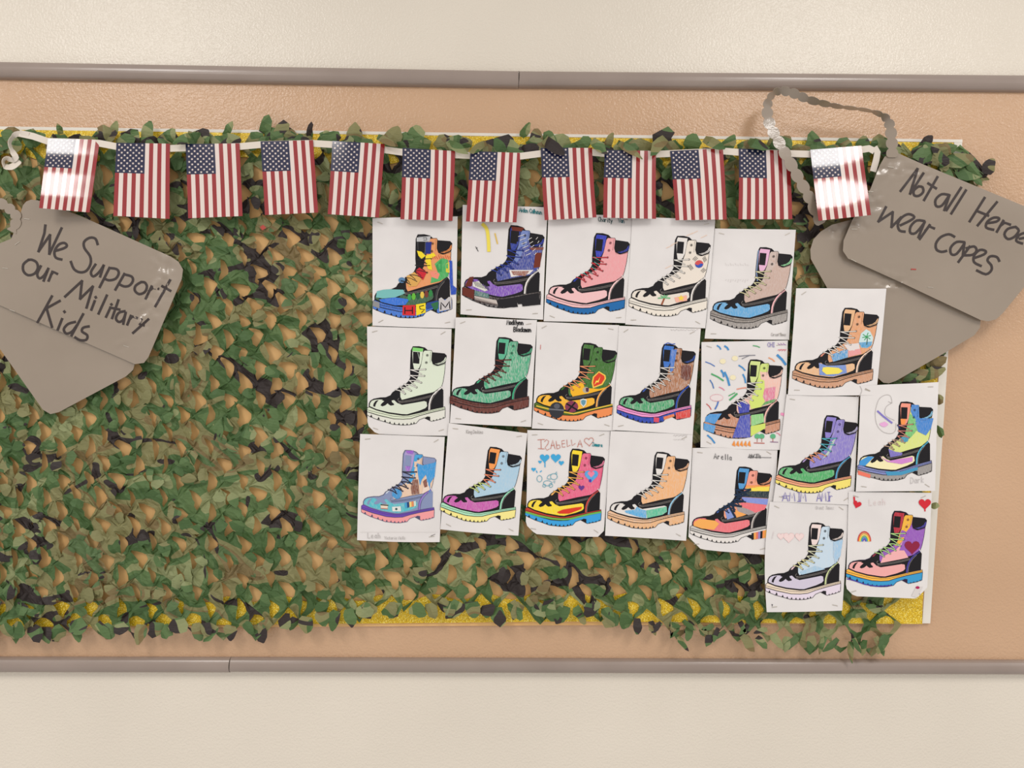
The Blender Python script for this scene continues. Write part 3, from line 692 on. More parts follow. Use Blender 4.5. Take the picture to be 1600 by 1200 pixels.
        P([(590, 590), (740, 575), (750, 640), (640, 655)], (222, 214, 212), 2); P([(630, 650), (750, 630), (765, 680), (640, 710)], (228, 150, 150), 2, 0.3)
        P([(460, 690), (600, 640), (630, 640), (632, 715), (485, 760)], (84, 156, 210), 2, 0.6)
        P([(345, 770), (430, 800), (610, 790), (620, 870), (480, 905), (350, 890)], (110, 140, 206), 2, 0.3); P([(385, 815), (430, 810), (540, 820), (580, 850), (540, 878), (420, 885), (375, 850)], (238, 222, 96), 4)
        L(smooth_pts([(750, 1000), (768, 1040), (755, 1080), (735, 1105), (710, 1100)]), 4, pencil, 3)
    elif i == 7:
        c = (216, 226, 206)
        boot(art, a, shaft=c, toe=(214, 222, 204), tongue=c, rim=(222, 232, 212), welt=(216, 224, 200), sole=(222, 222, 212), stk=0.08)
        P([(538, 270), (640, 282), (632, 312), (530, 305)], (132, 208, 116), 2)
        L([(585, 320), (600, 380)], 4, (190, 205, 190), 5)
    elif i == 8:
        c = (66, 166, 124)
        boot(art, a, shaft=c, toe=c, tongue=(84, 176, 140), rim=c, stripe=c, welt=(104, 56, 48), sole=(106, 56, 48), lace=(110, 58, 50), stk=0.55, cuff=c, eyelet=(30, 90, 66), solestk=0.08)
        text(art, 'Madilynn', 612, 108, 46, BLK, 9, 0.02, 0.72); text(art, 'Blackmon', 680, 178, 46, BLK, 9, 0.02, 0.72)
        for k in range(8): L([(55, 830 + k * 8), (48, 826 + k * 8)], 4, (104, 56, 48), 3)
    elif i == 9:
        g_ = (62, 112, 46); y_ = (240, 180, 44)
        boot(art, a, shaft=g_, toe=y_, tongue=g_, rim=(70, 120, 60), stripe=(238, 170, 90), welt=(84, 110, 44), sole=(234, 142, 86), lace=(238, 156, 110), stk=0.1, cuff=g_)
        P([(415, 660), (470, 640), (540, 610), (560, 670), (700, 680), (780, 660), (730, 690), (600, 725), (440, 755), (420, 720)], y_, 2)
        P([(700, 505), (765, 545), (770, 580), (735, 640), (640, 675), (628, 620), (640, 560)], (240, 196, 84), 3); P([(700, 518), (752, 552), (756, 580), (725, 628), (650, 658), (642, 616), (652, 566)], (216, 66, 42), 4)
        P([(715, 555), (690, 600), (672, 598), (655, 640), (680, 612), (695, 618)], (244, 220, 90), 5)
        P(blob(572, 690, 34, 30), (180, 170, 150), 2); P([(570, 670), (600, 668), (596, 710), (572, 706)], (80, 40, 70), 3)
        P(blob(283, 890, 74, 80, 14), (50, 52, 58), 4); L([(210, 880), (350, 890)], 14, (110, 112, 120), 5); P(blob(285, 850, 30, 26), (90, 92, 100), 5)
        P(blob(430, 855, 66, 58, 12), (130, 58, 84), 4)
        for t in (0.6, 2.2): L([(430 - 60 * math.cos(t), 855 - 52 * math.sin(t)), (430 + 60 * math.cos(t), 855 + 52 * math.sin(t))], 16, BLK, 5)
        P([(515, 785), (545, 775), (580, 785), (575, 830), (548, 862), (518, 830)], (220, 220, 214), 4); P([(523, 795), (545, 786), (572, 795), (566, 825), (547, 848), (526, 825)], (100, 150, 170), 5)
        L([(85, 848), (250, 890), (450, 925), (640, 880), (830, 835)], 12, (226, 190, 70), 2)
        L([(125, 245), (122, 290)], 5, (200, 100, 96), 3)
    elif i == 10:
        br = (168, 110, 72)
        boot(art, a, shaft=br, toe=(60, 158, 104), tongue=(48, 110, 196), rim=(44, 84, 170), stripe=(50, 80, 170), welt=(236, 150, 206), sole=(34, 66, 172), stk=0.5, solestk=0.1, cuff=(60, 90, 170), eyelet=(90, 50, 40))
        P([(590, 290), (650, 290), (610, 500), (580, 520)], (70, 120, 200), 3, 0.3); P([(690, 450), (760, 440), (790, 460), (780, 580), (740, 600), (690, 570)], (106, 50, 36), 2, 0.3)
        P([(420, 960), (475, 965), (470, 1010), (420, 1005)], (214, 80, 100), 2); P([(515, 955), (620, 925), (625, 950), (520, 985)], (224, 120, 70), 2, 0.2); P([(635, 915), (785, 875), (780, 960), (640, 980)], (214, 66, 60), 2, 0.25)
        L([(530, 240), (560, 225), (600, 240), (630, 235)], 8, (44, 84, 180), 3)
        for k in range(16): L([(590 + k * 17, 92 + (k % 3) * 5), (600 + k * 17, 104 - (k % 2) * 8)], 3, pencil, 3)
    elif i == 11:
        boot(art, a, shaft=(236, 190, 176), toe=(192, 130, 98), tongue=(206, 220, 140), rim=(238, 196, 180), stripe=(236, 186, 176), welt=(196, 136, 104), sole=(198, 140, 110), stk=0.4, solestk=0.25, placket=(204, 222, 120))
        P([(640, 420), (690, 440), (700, 640), (660, 700), (560, 720), (540, 640), (600, 560)], (208, 224, 120), 2)
        P([(425, 660), (500, 640), (545, 680), (540, 750), (440, 765)], (56, 66, 170), 3, 0.15); P([(450, 790), (550, 770), (552, 1000), (375, 1005), (400, 930)], (74, 84, 180), 4, 0.25)
        P([(560, 780), (680, 765), (690, 850), (560, 890)], (140, 204, 130), 2, 0.3); P([(556, 890), (700, 860), (700, 910), (556, 990)], (206, 222, 110), 4)
        P([(110, 800), (150, 770), (270, 765), (220, 840), (200, 870), (105, 845)], (76, 150, 214), 2, 0.15); P([(92, 860), (210, 885), (190, 960), (92, 925)], (80, 154, 214), 2, 0.2)
        P([(690, 520), (800, 500), (790, 620), (700, 650), (675, 600)], (220, 120, 150), 2, 0.6); P([(700, 650), (800, 620), (790, 650), (660, 690)], (96, 160, 90), 3, 0.3)
        bl = (72, 142, 200); gr = (84, 168, 110)
        for (x, y, u, v_, wd, c) in [(225, 95, 260, 130, 14, bl), (300, 100, 335, 135, 18, bl), (110, 255, 200, 298, 9, (80, 120, 190)), (265, 340, 290, 400, 18, bl), (300, 360, 345, 485, 20, bl), (170, 375, 285, 440, 15, gr), (155, 435, 190, 515, 11, (80, 120, 180)), (245, 505, 295, 535, 9, (220, 130, 160)), (440, 290, 500, 340, 14, bl), (480, 380, 505, 460, 16, bl), (820, 190, 900, 280, 24, bl), (735, 215, 790, 250, 12, (230, 160, 120)), (580, 95, 645, 112, 9, gr), (440, 200, 600, 190, 8, (130, 130, 140)), (470, 225, 550, 190, 7, (130, 130, 140)), (420, 525, 510, 510, 11, (226, 150, 130)), (350, 630, 420, 570, 18, gr), (340, 590, 400, 560, 10, gr), (205, 720, 235, 650, 14, (80, 120, 190)), (120, 670, 165, 725, 8, (200, 80, 80)), (130, 980, 200, 1055, 16, bl), (860, 770, 885, 780, 26, (236, 150, 190)), (810, 955, 845, 980, 8, (220, 130, 150))]:
            L([(x, y), ((x + u) / 2 + 5, (y + v_) / 2 - 3), (u, v_)], wd, c, 2)
        for k in range(5): P([(370 + k * 38, 1075), (395 + k * 38, 1030), (405 + k * 38, 1092)], (232, 146, 70), 3)
        for x in (620, 665, 775): P(blob(x, 990, 28, 26, 9), (96, 176, 130), 3); L([(x, 1005), (x, 1045)], 5, (170, 90, 70), 3)
        L([(590, 1055), (690, 1058)], 8, (190, 100, 90), 3); L([(750, 1045), (825, 1048)], 6, (130, 80, 130), 3)
        for (x, y) in [(280, 250), (400, 220), (380, 410)]: P(blob(x, y, 30, 25), (236, 226, 190), 2)
        P(blob(220, 610, 62, 30, 12), (226, 216, 216), 2); L(blob(220, 610, 62, 34, 14), 4, (232, 170, 180), 3, True)
        text(art, 'CHI', 722, 108, 44, (130, 120, 180), 5, 0.0, 0.8)
        for k in range(6): L([(825 + k * 13, 70 + (k % 2) * 14), (840 + k * 13, 88)], 4, (150, 90, 170), 3); L([(825 + k * 13, 140 + (k % 2) * 8), (840 + k * 13, 132)], 5, (210, 90, 110), 3)
    elif i == 12:
        pu = (136, 124, 200)
        boot(art, a, shaft=pu, toe=(74, 170, 100), tongue=pu, rim=(196, 190, 226), stripe=(84, 156, 196), welt=(236, 166, 130), sole=(240, 222, 118), lace=(86, 176, 190), lace2=(236, 160, 120), stk=0.3, eyelet=(90, 70, 150), cuff=(170, 150, 200))
        P([(640, 470), (600, 560), (560, 640), (500, 680), (560, 600), (600, 500)], (180, 200, 190), 2, 0.3)
        text(art, 'AMIM', 110, 1092, 88, (120, 112, 180), 6, 0.02, 0.9, 0.95); text(art, 'AMIr', 450, 1095, 88, (120, 112, 180), 6, -0.02, 0.75, 0.75)
        L([(105, 1045), (180, 1040)], 5, (120, 112, 180), 5)
    elif i == 13:
        boot(art, a, shaft=(214, 224, 130), toe=(240, 232, 180), tongue=(240, 150, 130), rim=(140, 200, 230), stripe=(84, 176, 206), welt=(120, 130, 190), sole=(150, 146, 144), lace=(206, 132, 120), lace2=(190, 160, 140), stk=0.25, solestk=0.2)
        P([(660, 235), (730, 240), (735, 370), (875, 370), (850, 470), (800, 540), (720, 500), (690, 400), (650, 300)], (60, 130, 206), 2, 0.2)
        P([(640, 320), (700, 380), (720, 480), (650, 560), (560, 590), (590, 540), (620, 430)], (112, 190, 110), 2, 0.3)
        P([(545, 560), (640, 545), (620, 600), (560, 610)], (60, 150, 180), 3, 0.2)
        P([(430, 670), (500, 700), (570, 710), (560, 735), (450, 755)], (120, 110, 190), 3, 0.2)
        P([(340, 740), (430, 790), (670, 750), (670, 795), (560, 822), (420, 800)], (206, 130, 206), 3, 0.2)
        P([(142, 830), (150, 790), (230, 745), (290, 750), (240, 800), (200, 840)], (70, 150, 214), 3)
        P([(550, 375), (605, 378), (590, 440), (555, 430)], (242, 150, 80), 3)
        P([(400, 895), (560, 895), (720, 850), (720, 880), (560, 930), (420, 935)], (70, 150, 190), 2); P([(130, 885), (255, 925), (250, 960), (130, 925)], (232, 120, 100), 2)
        L(smooth_pts([(430, 205), (465, 215), (450, 150), (400, 140), (340, 180), (310, 260), (300, 340), (320, 440), (380, 505), (460, 520), (500, 490), (505, 420)]), 3.5, pencil, 3); L(smooth_pts([(468, 218), (415, 250), (395, 300), (410, 350), (490, 390)]), 3.5, pencil, 3)
        L([(325, 300), (380, 350), (465, 415)], 17, (130, 120, 196), 3); P(blob(390, 430, 40, 24, 9, 0, .2), (226, 170, 214), 3)
        L([(520, 435), (545, 470)], 10, (40, 50, 110), 6)
        text(art, 'Dark', 650, 1015, 60, (190, 186, 186), 5, -0.1, 0.9)
    elif i == 14:
        gy = (134, 146, 182)
        boot(art, a, shaft=(228, 196, 170), toe=(80, 186, 200), tongue=(170, 150, 206), rim=(60, 150, 210), stripe=(146, 116, 200), welt=(112, 72, 180), sole=(238, 158, 160), lace=(34, 32, 38), collar=gy, black=gy, stk=0.25, placket=(60, 160, 216), cuff=(196, 206, 220), label=gy, line=(80, 80, 110))
        P([(640, 340), (700, 360), (830, 330), (815, 470), (770, 540), (770, 640), (745, 560), (730, 450), (690, 500), (670, 560), (650, 440)], (56, 150, 214), 3, 0.15)
        P([(690, 640), (730, 460), (770, 600), (700, 640)], (230, 210, 196), 3)
        P([(700, 520), (735, 490), (745, 570), (715, 580)], (130, 74, 60), 4, 0.2); P([(600, 500), (650, 500), (665, 640), (590, 650), (580, 580)], (130, 80, 62), 3, 0.3)
        P(blob(443, 640, 50, 52), (60, 146, 206), 3, 0.2)
        P([(280, 745), (355, 745), (350, 790), (285, 785)], (226, 210, 190), 4); L([(285, 750), (355, 755)], 10, BLK, 5); L([(285, 785), (352, 790)], 8, (190, 120, 110), 5)
        P([(395, 770), (480, 765), (485, 815), (400, 815)], (222, 224, 220), 4); P(blob(437, 792, 12, 12), (60, 90, 90), 5)
        for k, c in enumerate([(70, 160, 210), (40, 70, 120), (236, 210, 130), (226, 140, 90), (200, 220, 210)]): P([(520 + k * 22, 730 - k * 4), (541 + k * 22, 726 - k * 4), (545 + k * 22, 775 - k * 4), (525 + k * 22, 785 - k * 4)], c, 4)
        P([(530, 215), (610, 215), (600, 250), (545, 240)], (150, 90, 200), 4, 0.2); P([(525, 370), (575, 370), (560, 420), (540, 415)], (150, 90, 200), 4, 0.3)
        text(art, 'Leah', 155, 1080, 52, (190, 186, 184), 6, 0, 1.05); text(art, 'Victoria Nells', 320, 1092, 30, (180, 176, 174), 4, 0, 0.85)
        L([(80, 1020), (850, 1020)], 2, (205, 200, 198), 3); L([(778, 1058), (820, 1040)], 4, (80, 76, 74), 3)
    elif i == 15:
        bl = (168, 202, 224)
        boot(art, a, shaft=bl, toe=(196, 88, 172), tongue=(242, 152, 74), rim=(196, 220, 234), stripe=(150, 216, 184), welt=(172, 226, 192), sole=(242, 230, 146), lace=(240, 140, 104), lace2=(214, 228, 140), stk=0.25, eyelet=(120, 100, 100))
        text(art, 'King Dawkins', 308, 108, 34, pencil, 4, 0.02, 0.62)
    elif i == 16:
        boot(art, a, shaft=(228, 96, 134), toe=(246, 216, 36), tongue=(246, 216, 40), rim=(234, 130, 160), stripe=(196, 70, 66), welt=(190, 66, 48), sole=(60, 160, 222), lace=(246, 184, 90), stk=0.2, eyelet=(160, 30, 70), cuff=(240, 180, 100))
        L([(75, 885), (200, 922), (340, 950), (440, 958), (510, 952), (600, 930), (700, 905), (812, 885)], 17, (110, 178, 80), 2)
        P(heart(720, 525, 68), (70, 160, 220), 3, 0.2); P(heart(718, 510, 34), (236, 130, 160), 4); P(blob(708, 575, 14, 16), (80, 60, 170), 5); P(heart(622, 645, 30), (104, 58, 140), 4)
        P([(380, 885), (440, 860), (560, 840), (630, 832), (620, 855), (500, 900), (400, 900)], (216, 60, 40), 3)
        art.line([(830, 440), (800, 650)], 4, (214, 90, 130), 3)
        rd = (190, 106, 88)
        art.line([(190, 172), (258, 168)], 5, rd, 5)
        for st in [[(222, 172), (225, 258)], [(195, 258), (255, 262)], [(258, 190), (275, 170), (300, 185), (290, 215), (262, 250), (282, 275), (305, 262)], [(318, 262), (338, 175), (362, 262)], [(322, 228), (355, 228)], [(372, 185), (380, 262)], [(380, 225), (405, 222), (412, 250), (385, 262)], [(455, 178), (428, 182), (432, 245), (462, 242)], [(430, 212), (458, 208)], [(478, 172), (482, 240), (512, 225)], [(522, 172), (530, 230), (562, 208)], [(583, 245), (608, 172), (630, 245)], [(590, 215), (624, 215)]]: art.line(st, 5, rd, 5)
        art.line(heart(697, 188, 46, -0.1), 5, rd, 5, True)
        text(art, 'Zamora', 728, 232, 34, (24, 130, 140), 7, 0.1, 0.72)
        sk = (66, 166, 216)
        for (x, y, r) in [(258, 352, 48), (368, 350, 50), (213, 390, 18), (423, 400, 27), (150, 464, 23)]: P(heart(x, y, r, 0.05), sk, 3)
        L([(262, 390), (262, 440)], 10, sk, 3); L([(178, 478), (184, 495)], 10, sk, 3); L([(215, 490), (228, 478)], 9, sk, 3)
        tl = (84, 160, 180)
        L(blob(208, 556, 26, 32), 5, tl, 3, True); L(blob(350, 535, 34, 30), 5, tl, 3, True); L(blob(288, 600, 42, 26, 12, 0.4), 5, tl, 3, True)
        L(smooth_pts([(330, 512), (295, 525), (285, 555), (320, 560)]), 5, tl, 3); L([(360, 508), (378, 486), (378, 515)], 6, tl, 3); L(blob(320, 622, 18, 20), 5, tl, 3, True); L(blob(255, 625, 16, 14), 5, tl, 3, True); L([(340, 590), (362, 575), (355, 600)], 5, tl, 3)
    elif i == 17:
        c = (236, 178, 124)
        boot(art, a, shaft=c, toe=W_, tongue=W_, rim=(238, 184, 146), stripe=(150, 196, 222), welt=(232, 186, 146), sole=(230, 178, 128), stk=0.35, solestk=0.3)
        P([(225, 840), (330, 830), (350, 800), (385, 825), (440, 838), (440, 912), (380, 905), (240, 860)], (88, 172, 222), 2, 0.4)
        P([(440, 838), (640, 800), (645, 850), (600, 880), (450, 912)], (84, 190, 152), 2, 0.35)
        for k in range(8): L([(710 + k * 17, 100 + (k % 2) * 8), (724 + k * 17, 92)], 3, pencil, 3); L([(710 + k * 14, 140 + (k % 2) * 6), (720 + k * 14, 134)], 3, (190, 186, 184), 3)
    elif i == 18:
        nv = (36, 60, 96)
        boot(art, a, shaft=(238, 160, 130), toe=(232, 118, 126), tongue=(78, 152, 210), rim=(238, 160, 120), stripe=(190, 182, 178), welt=(200, 196, 192), sole=W_, lace=nv, stk=0.12, eyelet=(120, 50, 50), cuff=(60, 90, 160), placket=(240, 158, 140))
        for (p, c) in [([(640, 432), (870, 430), (868, 460), (630, 465)], (242, 156, 76)), ([(635, 455), (868, 440), (862, 490), (650, 490)], (242, 222, 80)), ([(600, 490), (862, 485), (858, 560), (590, 545)], (30, 50, 56)), ([(595, 548), (855, 565), (845, 625), (640, 600), (600, 580)], (130, 146, 216)), ([(575, 600), (840, 625), (820, 670), (720, 705), (600, 640)], (232, 112, 122)), ([(540, 640), (640, 660), (740, 705), (660, 725), (560, 690)], (160, 150, 150)), ([(520, 670), (640, 720), (600, 735), (540, 750)], (240, 164, 84)), ([(430, 690), (480, 650), (540, 740), (450, 770)], (130, 150, 210))]: P(p, c, 2, 0.12)
        for q in [((545, 480), (560, 560)), ((560, 520), (680, 475)), ((540, 560), (640, 520)), ((520, 600), (610, 590)), ((460, 620), (590, 640)), ((370, 680), (470, 640)), ((470, 640), (530, 745)), ((500, 600), (520, 690))]: L(list(q), 20, (28, 44, 66), 6)
        P([(118, 830), (125, 790), (180, 762), (330, 780), (370, 810), (320, 870), (200, 858)], (242, 172, 92), 2)
        for k, c in enumerate([(30, 30, 34), (242, 170, 90), (226, 120, 100), (150, 130, 190), (30, 30, 34), (242, 150, 80), (242, 180, 90)]): P([(690 + k * 22, 905 - k * 5), (712 + k * 22, 900 - k * 5), (712 + k * 21, 965 - k * 3), (692 + k * 21, 970 - k * 3)], c, 2)
        text(art, 'Arella', 320, 168, 54, (80, 78, 80), 6, 0.1, 1.0)
        text(art, '4/8/23', 660, 160, 36, (90, 88, 90), 5, 0, 1.0); L([(655, 155), (885, 158)], 5, (90, 88, 90), 5); text(art, 'arla', 670, 165, 44, (90, 88, 90), 5, 0, 1.3)
    elif i == 19:
        boot(art, a, shaft=(196, 216, 232), toe=(206, 198, 218), tongue=(236, 216, 212), rim=(238, 222, 214), stripe=(202, 214, 158), welt=(236, 218, 196), sole=(226, 214, 228), lace=(222, 222, 190), lace2=(232, 226, 170), stk=0.2, cuff=(232, 200, 206))
        P([(740, 420), (835, 400), (810, 560), (780, 600), (760, 640), (740, 560)], (160, 198, 228), 2, 0.5); P([(410, 720), (560, 660), (660, 690), (430, 745)], (160, 198, 226), 2, 0.5)
        pk = (238, 204, 204)
        for (x, y, r) in [(222, 365, 34), (300, 375, 54), (405, 370, 42)]: P(heart(x, y, r), (236, 214, 212), 2); L(heart(x, y, r), 4, pk, 3, True)
        L([(150, 320), (135, 390)], 5, (216, 206, 206), 3)
        text(art, 'Grant James', 565, 100, 32, (196, 192, 192), 4, 0, 0.8)
        L([(130, 1040), (142, 1040)], 5, BLK, 3); L([(136, 1040), (136, 1056)], 5, BLK, 3)
    elif i == 20:
        boot(art, a, shaft=(150, 92, 186), toe=(236, 168, 166), tongue=(178, 40, 60), rim=(70, 62, 170), stripe=(70, 64, 150), welt=(246, 186, 76), sole=(60, 154, 206), lace=(180, 224, 140), stk=0.1, eyelet=(130, 40, 50), placket=(240, 182, 64), cuff=(150, 50, 70), line=(46, 30, 60))
        P([(640, 500), (600, 560), (560, 600), (440, 660), (415, 725), (600, 690), (690, 670), (650, 600), (600, 600)], (238, 176, 178), 2)
        P(heart(728, 565, 76), (140, 36, 66), 4)
        P(heart(185, 145, 42, 0.3), (206, 42, 56), 3); L([(155, 75), (160, 130)], 16, (206, 42, 56), 3); P(heart(853, 140, 62), (206, 42, 56), 3); L([(853, 180), (855, 212)], 12, (206, 42, 56), 3)
        for k, c in enumerate([(200, 60, 56), (236, 150, 70), (242, 214, 90), (110, 180, 110), (74, 130, 210), (110, 70, 170)]):
            r = 62 - k * 10; L([(256 + r * math.cos(t), 508 + r * 1.5 * -math.sin(t)) for t in [q * math.pi / 10 for q in range(11)]], 10, c, 3)
        text(art, 'Leah', 305, 158, 62, (222, 206, 206), 5, -0.05, 1.15)
        P(blob(782, 967, 20, 14), (170, 30, 90), 3)
        L([(85, 880), (160, 900), (260, 935), (380, 955), (520, 945)], 9, (70, 50, 160), 4)
        P([(760, 975), (835, 958), (772, 1066), (720, 1050)], (214, 208, 206), 2)

def sheet_depth(i):
    s = SHEETS[i]; c = s['c']
    cx = sum(p[0] for p in c) / 4; cy = sum(p[1] for p in c) / 4
    wd = (c[1][0] + c[2][0] - c[0][0] - c[3][0]) / 2; ht = (c[2][1] + c[3][1] - c[0][1] - c[1][1]) / 2
    base = 0.0345 + s['z'] * 0.0013
    A1 = 0.0022 + 0.003 * rnd(i, 61); A2 = (rnd(i, 62) - 0.4) * 0.004
    def f(px, py):
        u = 2 * (px - cx) / wd; v_ = 2 * (py - cy) / ht
        return base + A1 * (v_ * v_) * max(0, 1 - u * u) * 0.8 + A2 * u * v_ * 0.5 + 0.0016 * noise.noise(Vector((px * 0.02, py * 0.02, i)))
    return f
SHEET_LABELS = {
 1: ('boot drawing packed with comic patches, letters on its sole, blue heel streak', (0, 0)),
 2: ('boot drawing scribbled dark blue with purple side and blackened sole, yellow strokes beside it', (0, 0)),
 3: ('pink boot drawing with bright blue sole and red laces', 0),
 4: ('nearly uncoloured cream boot drawing with red and blue circle, palm tree and star', 0),
 5: ('boot drawing with sky-blue toe, pale brown shaft and grey pencilled sole', 0),
 6: ('tan boot drawing with palm-tree oval and yellow patch, beside the right grey sign', 0),
 7: ('very pale green boot drawing with white laces, bright green only at tongue top', 0),
 8: ('emerald green boot drawing with brown sole and brown laces', 0),
 9: ('olive green and yellow boot drawing with orange sole and red lightning patch', 0),
 10: ('boot drawing with scribbled brown shaft, green toe and pink and blue sole', 0),
 11: ('lime and blue striped boot drawing surrounded by loose crayon strokes and small trees', 0),
 12: ('purple boot drawing with green toe and yellow sole, large purple lettering below', 0),
 13: ('boot drawing with blue and green shaft beside a pencilled crescent shape', 0),
 14: ('blue-grey boot drawing with purple band, pink sole and thick black laces', 0),
 15: ('light blue boot drawing with magenta toe and pale yellow sole', 0),
 16: ('pink and yellow boot drawing under blue hearts and red capital lettering', 0),
 17: ('light orange boot drawing with blue-to-green toe and tan sole', 0),
 18: ('boot drawing with rainbow striped shaft and plain white sole', 0),
 19: ('pale blue boot drawing with lilac toe beside three faint pink hearts', 0),
 20: ('purple and pink boot drawing with orange and blue sole, red hearts and small rainbow', 0)}
def build_sheet(i):
    s = SHEETS[i]; c = s['c']; f = sheet_depth(i); q = crop(s['o'])
    N, Mm = 14, 18
    vs = []
    bow = [(rnd(i, 71) - .5) * 3, (rnd(i, 72) - .5) * 3, (rnd(i, 73) - .2) * 3, (rnd(i, 74) - .5) * 3]
    if 'bow' in s: bow = s['bow']
    cut = dict(s.get('cut', []))
    for b_ in range(Mm + 1):
        v_ = b_ / Mm
        for a in range(N + 1):
            u = a / N
            x = (c[0][0] * (1 - u) + c[1][0] * u) * (1 - v_) + (c[3][0] * (1 - u) + c[2][0] * u) * v_
            y = (c[0][1] * (1 - u) + c[1][1] * u) * (1 - v_) + (c[3][1] * (1 - u) + c[2][1] * u) * v_
            x += bow[0] * math.sin(math.pi * v_) * (1 - u) * .6 + bow[1] * math.sin(math.pi * v_) * u * .6
            y += bow[2] * math.sin(math.pi * u) * v_ * .6 + bow[3] * math.sin(2 * math.pi * u) * (1 - v_) * .3
            for ci, r in cut.items():                       # folded or curled corners
                X, Y = c[ci]; dist = (X - x) * (1 if ci in (1, 2) else -1) + (Y - y)
                if dist < r:
                    e = (r - dist) / 2; x -= e * (1 if ci in (1, 2) else -1); y -= e
            vs.append(at(x, y, f(x, y)))
    fs = [(b_ * (N + 1) + a, b_ * (N + 1) + a + 1, (b_ + 1) * (N + 1) + a + 1, (b_ + 1) * (N + 1) + a) for b_ in range(Mm) for a in range(N)]
    sh = mk('boot_drawing', vs, fs, M_PAPER, smooth=True, label=SHEET_LABELS[i][0], cat='drawing', group='coloured boot drawings pinned to the net')
    art = Art(); draw(i, art)
    # printed / coloured artwork
    bm = bmesh.new(); lay = bm.faces.layers.int.new('c'); pal = []; strokes = []
    seq = 0
    for it in art.items:
        seq += 1
        if it[0] == 'p':
            _, pts, col, layer, stk = it
            P2 = [q(*p) for p in pts]
            z = layer * 0.00013 + seq * 0.000003
            pal.append((col, stk))
            tris = tessellate_polygon([[Vector((p[0], p[1], 0)) for p in P2]])
            bv = [bm.verts.new((p[0], p[1], z)) for p in P2]
            for t in tris:
                try: fc = bm.faces.new([bv[k] for k in t]); fc[lay] = len(pal) - 1
                except ValueError: pass
        else:
            _, pts, wd, col, layer, closed = it
            strokes.append(([q(*p) for p in pts], wd * CS, col, layer * 0.00013 + seq * 0.000003, closed))
    xs = [v.co.x for v in bm.verts]; ys = [v.co.y for v in bm.verts]
    for ax, lo, hi in ((0, min(xs), max(xs)), (1, min(ys), max(ys))):
        k = math.ceil(lo / 12) * 12
        while k < hi:
            co = [0, 0, 0]; no = [0, 0, 0]; co[ax] = k; no[ax] = 1
            bmesh.ops.bisect_plane(bm, geom=bm.verts[:] + bm.edges[:] + bm.faces[:], plane_co=co, plane_no=no, dist=1e-5)
            k += 12
    bm.verts.ensure_lookup_table()
    bm.verts.index_update()
    V, Fc, Cc = [], [], []
    for v in bm.verts: V.append(at(v.co.x, v.co.y, f(v.co.x, v.co.y) + 0.0003 + v.co.z))
    for fc in bm.faces: Fc.append(tuple(v.index for v in fc.verts)); Cc.append(pal[fc[lay]])
    bm.free()
    for pts, wd, col, z, closed in strokes:
        L_, R2 = ribbon2d(pts, wd, closed); b0 = len(V); n = len(L_)
        for p in L_ + R2: V.append(at(p.x, p.y, f(p.x, p.y) + 0.0003 + z))
        for k in range(n - 1): Fc.append((b0 + k, b0 + k + 1, b0 + n + k + 1, b0 + n + k)); Cc.append((col, 0.0))
    o = mk('printed_boot', V, Fc, M_INK, sh)
    ca = o.data.color_attributes.new('Col', 'FLOAT_COLOR', 'CORNER')
    flat = []
    for poly, (col, stk) in zip(o.data.polygons, Cc):
        l = (*lin(col), stk); flat += list(l) * poly.loop_total
    ca.data.foreach_set('color', flat)
    for (u, v_) in ((0.09, 0.045), (0.9, 0.04), (0.1, 0.955), (0.9, 0.95)):
        if rnd(i, int(u * 10), int(v_ * 10)) < 0.15: continue
        x = (c[0][0] * (1 - u) + c[1][0] * u) * (1 - v_) + (c[3][0] * (1 - u) + c[2][0] * u) * v_
        y = (c[0][1] * (1 - u) + c[1][1] * u) * (1 - v_) + (c[3][1] * (1 - u) + c[2][1] * u) * v_
        staple(x, y, f(x, y), (rnd(i, u, v_) - 0.5) * 1.2, sh)
def staple(x, y, d, ang, parent, ln=8.5):
    ux, uy = math.cos(ang) * ln / 2, math.sin(ang) * ln / 2
    nx, ny = -math.sin(ang) * 0.42, math.cos(ang) * 0.42
    ring = [(-1, -1), (1, -1), (1, 1), (-1, 1)]
    vs = [at(x + a * ux + b_ * nx, y + a * uy + b_ * ny, d + dd) for dd in (0.0004, 0.0011) for a, b_ in ring]
    fs = [(0, 1, 2, 3), (4, 7, 6, 5), (0, 4, 5, 1), (1, 5, 6, 2), (2, 6, 7, 3), (3, 7, 4, 0)]
    mk('staple', vs, fs, M_STAPLE, parent)
for i in SHEETS: build_sheet(i)

